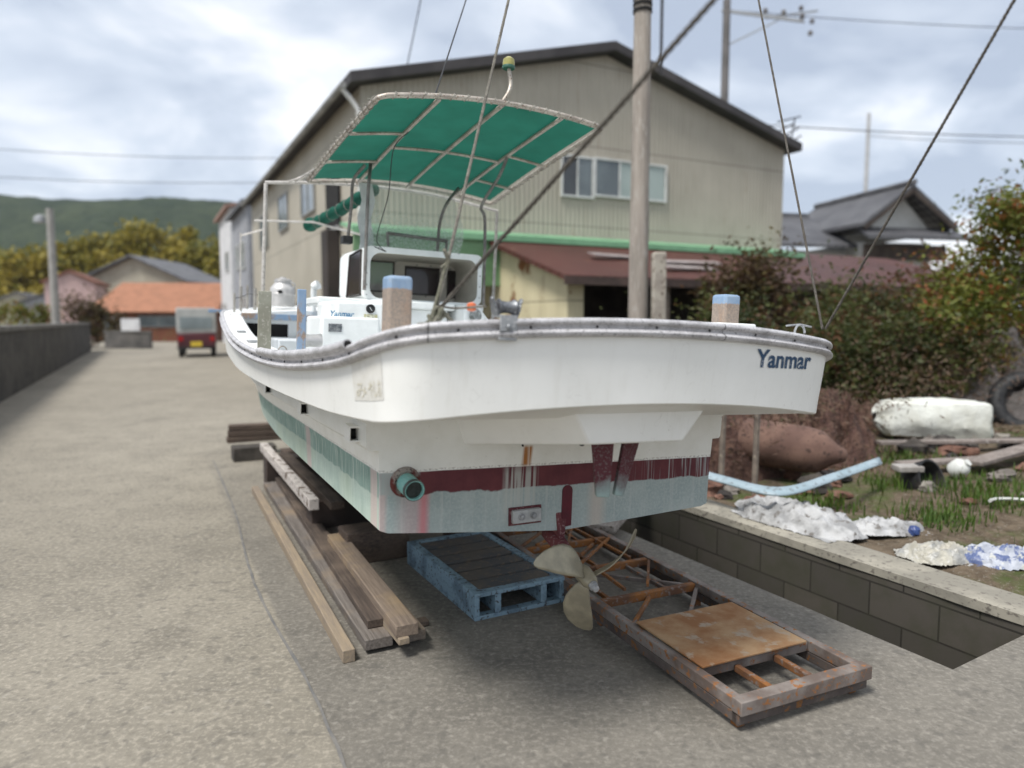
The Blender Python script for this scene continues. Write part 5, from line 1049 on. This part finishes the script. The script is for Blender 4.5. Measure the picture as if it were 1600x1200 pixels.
# sea wall and its continuation
SWM = wx('dark_seawall', (.045, .042, .040), (.075, .070, .064), (.10, .095, .085), 1.2, 9, .95); SWC = wx('seawall_top', (.17, .165, .155), (.12, .115, .105), None, 2, 12, .9)
sw_ = turned('sea_wall', 'dark concrete sea wall along the left side of the road', 'wall', (-3.45, 2.0, 0)); MB().box((-.4, 0, 0), (0, 36.5, 1.28)).build('wall_face', SWM, sw_); MB().box((-.44, -.04, 1.282), (.03, 36.5, 1.38)).build('wall_cap', SWC, sw_)
sw_.location = (-9.30 + 12.0 * .457, 12.8 - 12.0 * .889, 0)
sw2 = turned('low_wall', 'lower grey wall continuing past the end of the sea wall', 'wall', (-21.2, 37.0, 0), None, R(10)); MB().box((0, 0, 0), (2.2, .4, .85)).build('wall_face', wx('mid_grey_wall', (.15, .14, .13), (.1, .095, .09), None, 2, 10, .9), sw2); MB().box((-.03, -.03, .852), (2.23, .43, .93)).build('wall_cap', SWC, sw2)
tag(MB().box((0, 0, 0), (.95, .06, .62)).build('white_board', MATS['white_plaster'], at=(-20.1, 36.6, .95)), 'white rectangular board standing on the low wall', 'board')
shrub('roadside_bush', 'brown and green bush beside the sea wall end', 'bush', (-22.5, 38, 0), [((-22.6, 38, 1.6), (1.4, 1, 1.2)), ((-21.6, 38.4, 1.2), (.9, .8, .9))], 2600, .24, LB_, 31, 30)
shrub('roadside_bush', 'orange tinted bush at the left edge above the sea wall', 'bush', (-26, 38, 0), [((-26.2, 38, 1.6), (1.6, 1, .9)), ((-28.5, 39, 1.7), (1.5, 1, 1.1))], 2400, .24, LY, 32, 30)
# kei truck
tr = turned('kei_truck', 'small white and red box van parked on the right side of the road', 'van', (-13.35, 28.3, 0), None, R(22))
VW = wx('truck_white', (.42, .43, .42), (.34, .35, .34), None, 2, 12, .45, bump=0); VR = wx('truck_red', (.085, .022, .028), (.06, .016, .022), None, 2, 12, .4, bump=0)
MB().box((.02, .0, .42), (1.44, 3.2, .98)).build('body', VR, tr, bevel=.05); MB().box((.0, .05, .985), (1.46, 2.0, 1.98)).build('cargo_box', VW, tr, bevel=.03); MB().box((.06, 2.01, .985), (1.40, 3.1, 1.75)).build('cab', VW, tr, bevel=.12)
MB().box((.14, .02, 1.15), (1.32, .046, 1.62)).build('rear_window', wx('van_glass', (.20, .24, .25), (.14, .17, .18), None, 1, 5, .12, bump=0, spec=.6), tr); MB().box((.50, -.012, .44), (.92, -.002, .64)).build('licence_plate', wx('yellow_plate', (.62, .45, .04), (.55, .40, .04), None, 8, 20, .5, bump=0), tr)
for x in (.06, 1.22): MB().box((x, -.012, .66), (x + .18, -.002, .84)).build('tail_light', wx('red_lens', (.35, .01, .01), (.3, .01, .01), None, 8, 20, .2, bump=0), tr); 
MB().box((.0, -.06, .34), (1.46, -.001, .42)).build('bumper', BLACK, tr, bevel=.01)
for x in (.04, 1.24):
    for y in (.5, 2.6):
        wl_ = MB().lathe([(.27, 0), (.29, .03), (.29, .14), (.27, .17)], 20, Matrix.Translation((x, y, .29)) @ Matrix.Rotation(R(90), 4, 'Y')).build('wheel', BLACK, tr, smooth=True, angle=40); MB().lathe([(.16, -.004), (.16, .174)], 16, Matrix.Translation((x, y, .29)) @ Matrix.Rotation(R(90), 4, 'Y')).build('rim', GALV, wl_)
# tiled house on the right
JH = turned('tiled_house', 'traditional house with grey tiled roofs and white gable at the right', 'building', (12.55, 25.6, -.25), None, R(12))
WPL = wx('house_plaster', (.52, .52, .50), (.43, .43, .41), None, 1, 8, .8)
DW = wx('dark_house_wood', (.04, .03, .025), (.07, .055, .045), None, 2, 14, .85)
def rtile(name, c1, c2):
    m = Mt(name, .5, 0, .4); wv = m.ma('SINE', m.ma('MULTIPLY', m.x, 2 * math.pi / .28)); wy = m.ma('SINE', m.ma('MULTIPLY', m.y, 2 * math.pi / .26)); n = m.noise(1.5, 4); m.col(m.mix(m.step(n, .35, .65), c1, c2)).bump(m.ma('ADD', wv, wy), .6, .03); return m.m
KT = rtile('japanese_tile', (.06, .06, .066), (.10, .10, .106))
MB().box((.2, .3, 0), (3.0, 5, 4.55)).build('wall', WPL, JH)
gp = MB(); gp.add([(.15,.25,4.85),(3.05,.25,4.85),(1.6,.25,6.25),(.15,4.9,4.85),(3.05,4.9,4.85),(1.6,4.9,6.25)], [(0,1,2),(5,4,3),(0,2,5,3),(1,4,5,2)]); gp.build('gable_wall', WPL, JH)
for sgn in (-1, 1):
    r_ = MB(); P = [(1.6, -.35, 6.42), (1.6 + sgn * 1.95, -.35, 5.02), (1.6 + sgn * 1.95, 5.2, 5.02), (1.6, 5.2, 6.42)]
    if sgn > 0: P = P[::-1]
    r_.add(P + [(x, y, z + .13) for x, y, z in P], [(0,1,2,3),(7,6,5,4),(0,4,5,1),(1,5,6,2),(2,6,7,3),(3,7,4,0)]); r_.build('roof', KT, JH)
    MB().bar((1.6, -.32, 6.34), (1.6 + sgn * 1.9, -.32, 4.97), .06, .16).build('barge_board', DW, JH)
pr_ = MB(); P = [(-.45,-.75,4.55),(4.1,-.75,4.55),(3.6,.3,4.98),(-.1,.3,4.98)]; pr_.add(P + [(x, y, z + .12) for x, y, z in P], [(0,3,2,1),(4,5,6,7),(0,1,5,4),(1,2,6,5),(2,3,7,6),(3,0,4,7)]); pr_.build('pent_roof', KT, JH)
MB().tube([(1.6, -.40, 6.60), (1.6, 5.2, 6.60)], .11, 8).build('ridge_tile', TILE, JH, smooth=True)
MB().box((.0, -.02, 3.9), (3.4, .1, 4.45)).build('eave_beam', DW, JH)
wg = MB(); wg.box((-4.6, 1.2, 0), (.18, 5.5, 4.3)); wg.build('wing_wall', WPL, JH)
r_ = MB(); P = [(-5.0,.6,4.35),(.15,.6,4.35),(.15,3.5,5.75),(-4.0,3.5,5.75)]; r_.add(P + [(x, y, z + .12) for x, y, z in P] , [(0,3,2,1),(4,5,6,7),(0,1,5,4),(1,2,6,5),(2,3,7,6),(3,0,4,7)]); r_.build('wing_roof', KT, JH)
r_ = MB(); r_.bar((-4.05, 3.55, 5.92), (.1, 3.55, 5.92), .22, .16); r_.build('wing_ridge', TILE, JH)
for x0, x1, mt_ in ((-3.6, -2.9, WPL), (-2.7, -1.7, DW), (-1.5, -.55, wx('yellow_board', (.52, .38, .13), (.45, .33, .12), None, 1, 8, .8)), (-4.5, -3.8, DW)): MB().box((x0, 1.14, 2.6), (x1, 1.195, 4.05)).build('wall_panel', mt_, JH)
# poles and wires
UP = wx('weathered_pole', (.33, .29, .25), (.24, .21, .18), (.40, .37, .33), 3, 20, .85, stretch=(3, 3, .3))
p1 = empty('utility_pole', 'thick weathered utility pole rising in front of the warehouse', 'pole', (1.50, 8.5, 0)); MB().tube([(0, 0, 0), (0, 0, 7.6)], .125, 16, r2=.085).build('pole_shaft', UP, p1, smooth=True, angle=40)
for k in range(3): MB().lathe([(.112, 0), (.112, .035)], 16, Matrix.Translation((0, 0, 5.15 - k * .07))).build('pole_band', DARK, p1)
MB().box((-.03, -.11, 5.25), (.09, -.02, 5.6)).build('pole_bracket', GALV, p1)
tag(MB().bar((1.72, 8.3, 0), (1.70, 8.32, 2.28), .16, .13, (0, 1, 0)).build('timber_post', wx('peeling_post', (.34, .31, .26), (.24, .21, .18), (.12, .09, .07), 4, 18, .9), bevel=.02), 'short peeling wooden post right beside the utility pole', 'post')
p2 = empty('crossarm_pole', 'slim grey pole with a long crossarm behind the warehouse roof', 'pole', (8.70, 30, 0)); MB().tube([(0, 0, 0), (0, 0, 14.4)], .20, 12, r2=.15).build('pole_shaft', wx('dark_pole', (.15, .14, .135), (.11, .105, .1), None, 3, 20, .8), p2, smooth=True, angle=40)
MB().bar((-.2, 0, 14.0), (3.0, -.4, 13.4), .10, .10).build('crossarm', GALV, p2); MB().bar((0, 0, 12.6), (2.0, -.25, 13.5), .05, .05).build('arm_brace', GALV, p2); MB().bar((1.6, 0, 13.7), (4.3, 1.5, 14.6), .07, .07).build('upper_arm', GALV, p2)
for x, y, z in ((1.5, -.2, 13.8), (2.2, -.3, 13.7), (2.9, -.4, 13.5), (3.4, 1.0, 14.4), (3.3, -.3, 12.9), (4.0, 1.3, 14.0)): MB().lathe([(.05, 0), (.11, .03), (.05, .08), (.11, .12), (.04, .2)], 8, Matrix.Translation((x, y, z))).build('insulator', wx('insulator_brown', (.10, .09, .085), (.2, .19, .18), None, 3, 20, .4, bump=0), p2)
an = empty('roof_antenna', 'thin dark mast standing on the warehouse roof beside the utility pole', 'antenna', (3.30, 16.3, 7.2)); MB().tube([(0, 0, -.3), (0, 0, 3.2)], .035, 8).build('mast', BLACK, an)
tag(MB().tube([(29.3, 60, 0), (29.3, 60, 18.4)], .22, 10, r2=.14).build('distant_pole', wx('pale_pole', (.42, .42, .42), (.36, .36, .36), None, 3, 20, .8), smooth=True), 'faint far pole in the sky left of the tiled house', 'pole')
p3 = empty('street_pole', 'grey concrete pole by the sea wall at the left', 'pole', (-19.2, 30.0, 0)); MB().tube([(0, 0, 0), (0, 0, 6.1)], .17, 12, r2=.14).build('pole_shaft', wx('concrete_pole', (.30, .29, .27), (.25, .24, .225), None, 3, 20, .8), p3, smooth=True, angle=40); MB().lathe([(.05, 0), (.22, .05), (.2, .25), (.04, .36)], 14, Matrix.Translation((-.45, 0, 5.5))).build('lamp_head', GALV, p3, smooth=True); MB().bar((0, 0, 5.8), (-.45, 0, 5.85), .05, .05).build('lamp_arm', GALV, p3)
WR = wx('cable_black', (.05, .05, .055), (.07, .07, .075), None, 3, 20, .6, bump=0)
def cable(lab, a, b2, sag, r_=.018): 
    a = Vector(a); b2 = Vector(b2); tag(MB().tube([a.lerp(b2, k / 20) + Vector((0, 0, -sag * 4 * (k / 20) * (1 - k / 20))) for k in range(21)], r_, 5).build('overhead_cable', WR), lab, 'cable', 'overhead cables')
cable('overhead cable crossing the sky right of the warehouse, highest', (8.7, 30, 14.0), (50, 34, 15.5), .8); cable('overhead cable above the tiled house ridge', (8.7, 30, 9.6), (52, 40, 12.2), .7, .025); cable('overhead cable between the far pole and the right edge', (29.3, 60, 16.6), (70, 62, 18), 1.0, .03)
cable('faint overhead cable at the left above the hills, upper one', (-70, 60, 19.0), (-14.0, 50, 12.6), 1.2, .025); cable('faint overhead cable at the left above the hills, lower one', (-70, 60, 16.4), (-14.0, 50, 11.0), 1.2, .025)
cable('cable running down behind the canopy to the warehouse roof', (-1.0, 12.5, 9.5), (-2.2, 15.2, 6.6), .1, .012)
# television aerial and cable loop at the right eave
ae = turned('eave_aerial', 'tangle of aerial wires on the right corner of the warehouse roof', 'antenna', (7.45, 19.5, 6.15)); m = MB()
for a, b2 in (((0, 0, 0), (.15, 0, .75)), ((-.5, 0, .55), (.35, 0, .8)), ((-.3, 0, .2), (.3, 0, .5)), ((-.4, 0, .35), (.2, .1, .62)), ((.0, 0, .1), (.4, 0, .3))): m.tube([a, b2], .02, 5)
m.build('aerial_rods', BLACK, ae)

# hills and far wood
def hills(name, lab, d0, x0, x1, prof_h, mat, depth, amp, seed):
    m = MB(); rows = []
    for j in range(26):
        row = []
        for i in range(121):
            x = x0 + (x1 - x0) * i / 120; f = j / 25; hgt = interp(x, *prof_h) * math.sin(min(1, f * 1.15) * math.pi / 2) if f < .87 else interp(x, *prof_h) * (1 - (f - .87) / .13 * .3)
            y = d0 + depth * f; row.append((x, y + x * -.0, max(-1, hgt + amp * (MN.noise(Vector((x * .012 + seed, y * .012, 0))) + 1.1 * MN.noise(Vector((x * .19, y * .11, seed + 4))) + .5 * MN.noise(Vector((x * .05, y * .05, seed)))) * min(1, f * 3))))
        rows.append(row)
    m.grid(rows); return tag(m.build(name, mat, smooth=True), lab, None, None, 'structure')
HM = Mt('wooded_hill', .95, 0, .1); h1 = HM.noise(.018, 5, .6); h2 = HM.noise(.12, 5, .75); hv = HM.mix(HM.step(h1, .38, .62), (.035, .052, .032), (.058, .075, .042)); hv = HM.mix(HM.mul(HM.step(h2, .45, .62), .7), hv, (.018, .030, .020)); HM.col(hv).bump(h2, 1, 6)
hills('hills', 'dark wooded hills behind the harbour road', 300, -620, -60, ([-620, -440, -395, -360, -330, -300, -270, -215, -60], [72, 78, 74, 76, 82, 79, 76, 78, 70]), HM.m, 200, 1.6, 3)
HM2 = Mt('nearer_hill', .95, 0, .1); k1 = HM2.noise(.05, 5, .6); k2_ = HM2.noise(.3, 5, .75); kv = HM2.mix(HM2.step(k1, .38, .62), (.060, .075, .028), (.095, .095, .030)); kv = HM2.mix(HM2.mul(HM2.step(k2_, .45, .62), .6), kv, (.035, .05, .022)); HM2.col(kv).bump(k2_, 1, 2)
hills('lower_hill', 'olive green lower slope in front of the wooded hills', 120, -260, -45, ([-260, -130, -100, -70, -50], [20, 19, 18, 16, 10]), HM2.m, 60, 3, 8)
wm = foliage([((-56, 90, 6), (8, 4, 5)), ((-47, 91, 8), (7, 4, 6)), ((-40, 91, 7), (6, 4, 5.6)), ((-33, 92, 6), (6, 4, 5.5)), ((-64, 92, 4), (6, 4, 4.5)), ((-50, 91, 6), (19, 3, 5.6)), ((-62, 91, 5), (10, 3, 4.6))], 42000, .70, 77, 320, .7, .12)
tag(wm.build('far_wood', leafmat('wood_yellow_green', (.22, .19, .03), (.30, .235, .035), (.13, .14, .03), .12, .9, .3)), 'mass of yellow green trees behind the houses', 'trees', None, 'stuff')

# thin sea air over the whole place
hz = MB(); hz.box((-900, -80, -2.2), (900, 900, 140)); hzo = hz.build('haze', bpy.data.materials.new('haze_air')); tag(hzo, None, None, None, 'stuff')
hm_ = hzo.data.materials[0]; hm_.use_nodes = True; nn_ = hm_.node_tree.nodes; nn_.remove(nn_['Principled BSDF']); pv = nn_.new('ShaderNodeVolumePrincipled'); pv.inputs['Color'].default_value = (.85, .9, 1, 1); pv.inputs['Density'].default_value = .00015; hm_.node_tree.links.new(pv.outputs[0], nn_['Material Output'].inputs['Volume'])
